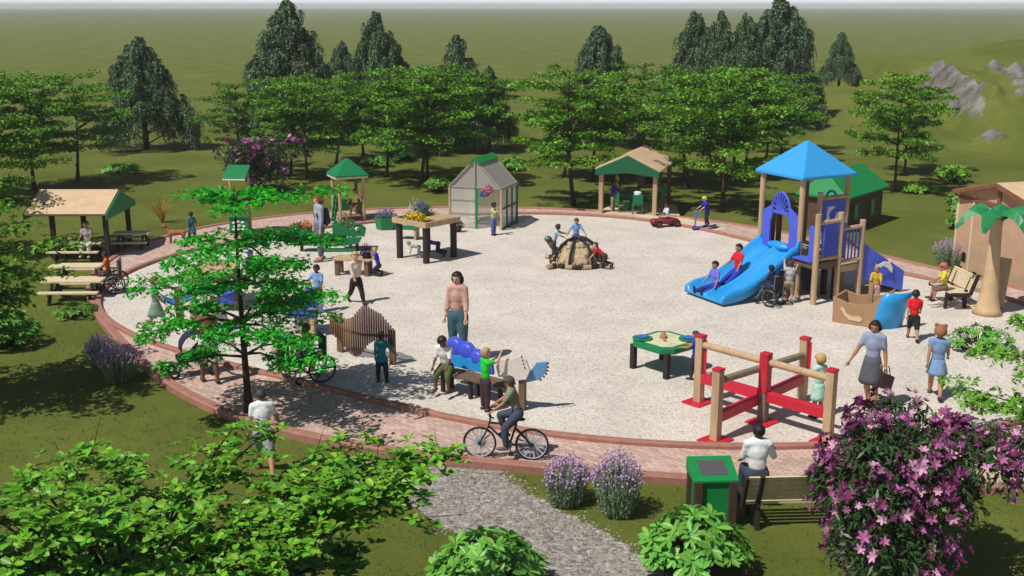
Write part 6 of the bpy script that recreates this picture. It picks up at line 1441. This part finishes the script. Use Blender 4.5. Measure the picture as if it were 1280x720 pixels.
P_('child in an orange shirt seated in the wheelchair at the picnic table', p + Vector((-.06, 0, 0)), 1.05, -82, SIT, (212, 104, 40), (96, 70, 60), 'c', 'k', .45, seat=.44)
p = gp(391, 474); wheelchair('wheelchair before the green slat panel under the young tree', p, -62)
P_('child in a grey shirt seated in the wheelchair before the slat panel', p + Vector((-.03, 0, 0)), 1.15, -62, SIT, (150, 152, 154), (64, 66, 72), 'c', 'n', .9, seat=.46)
p = gp(964, 381); wheelchair('lilac framed wheelchair at the foot of the tower beside the blue slide', p, -140, .85)
P_('dark haired child in navy in the wheelchair by the tower', p, 1.0, -140, SIT, (40, 42, 84), (60, 60, 84), 'd', 'k', .5, seat=.39)
# ------------------------------------------------------------------ stroller
p = gp(240, 468); t = thing('baby_stroller', 'black hooded stroller on grey wheels in front of the person in white shorts', 'stroller', p, 25)
part(t, 'seat_pod', black, lambda m: m.prism([(-.28, .32), (.1, .3), (.26, .6), (.2, .66), (-.02, .44), (-.28, .42)], .34), .02)
def hood(m):
    for k in range(6): a = R(20 + k * 28); m.beam((.1 + .3 * math.cos(a), 0, .58 + .3 * math.sin(a)), (.1 + .3 * math.cos(a + R(28)), 0, .58 + .3 * math.sin(a + R(28))), .36, .02, up=(math.cos(a), 0, math.sin(a)))
part(t, 'hood', M('hood_navy', (34, 38, 58), .8, .15, 6), hood, 0)
part(t, 'frame', steel, lambda m: [m.tube(q, .014, 6) for y in (-.17, .17) for q in ([(-.34, y, .1), (.1, y, .5), (.48, y, .86)], [(.36, y, .1), (-.1, y, .42)])] + [m.tube([(.48, -.17, .86), (.48, .17, .86)], .018, 6)], 0)
for x, y in ((-.36, -.2), (.38, -.2), (-.36, .2), (.38, .2)): part(t, 'wheel', black, lambda m: [m.tube([(x + .075 * math.cos(R(a)), y + dy, .1 + .075 * math.sin(R(a))) for a in range(0, 360, 30)], .024, 6, closed=True) for dy in (-.025, .025)], 0)
# ------------------------------------------------------------------ dog
p = gp(222, 304); t = thing('dog', 'brown dog standing on the back left walk', 'dog', p, 0)
m = MB()
m.tube([(-.24, 0, .33), (-.1, 0, .33), (.1, 0, .345), (.24, 0, .35)], [.085, .1, .085, .08], 10); m.ell((-.2, 0, .32), (.1, .085, .115)); m.ell((.22, 0, .345), (.085, .075, .085))
m.tube([(-.26, 0, .38), (-.34, 0, .47), (-.37, 0, .52)], [.07, .055, .05], 9); m.ell((-.39, 0, .54), (.075, .06, .06)); m.tube([(-.42, 0, .53), (-.51, 0, .51)], [.04, .028], 8)
for s in (-1, 1):
    m.tube([(-.2, s * .06, .3), (-.21, s * .06, .16), (-.2, s * .06, .03)], [.04, .026, .02], 8); m.ell((-.22, s * .06, .02), (.035, .024, .02))
    m.tube([(.22, s * .06, .32), (.18, s * .065, .2), (.27, s * .06, .12), (.25, s * .06, .03)], [.055, .036, .022, .02], 8); m.ell((.23, s * .06, .02), (.035, .024, .02))
    m.tube([(-.36, s * .05, .58), (-.33, s * .075, .52)], [.022, .012], 6)
m.tube([(.28, 0, .38), (.38, 0, .44), (.44, 0, .52)], [.025, .018, .01], 7)
ex = MB(); [ex.ell((-.445, s * .035, .555), .011, None, 6, 1, 5) for s in (-1, 1)]; ex.ell((-.515, 0, .515), .018, None, 6, 1, 5)
remesh('body', m, M('dog_fur', (150, 104, 66), .85, .3, 7, .4, 60), t, .012, ex, [eye_m])
flush()
# ------------------------------------------------------------------ thin summer haze over the far lawns
hm = bpy.data.materials.new('haze_air'); hm.use_nodes = True; N = hm.node_tree.nodes; L = hm.node_tree.links
N.remove(N['Principled BSDF']); pv = N.new('ShaderNodeVolumePrincipled'); pv.inputs['Density'].default_value = .00055; pv.inputs['Color'].default_value = (.92, .93, .9, 1); pv.inputs['Anisotropy'].default_value = 0
L.new(pv.outputs['Volume'], N['Material Output'].inputs['Volume'])
m = MB(); m.box((0, 1900, 6.5), (8200, 4400, 15)); o = m.build('haze', hm); o['kind'] = 'stuff'
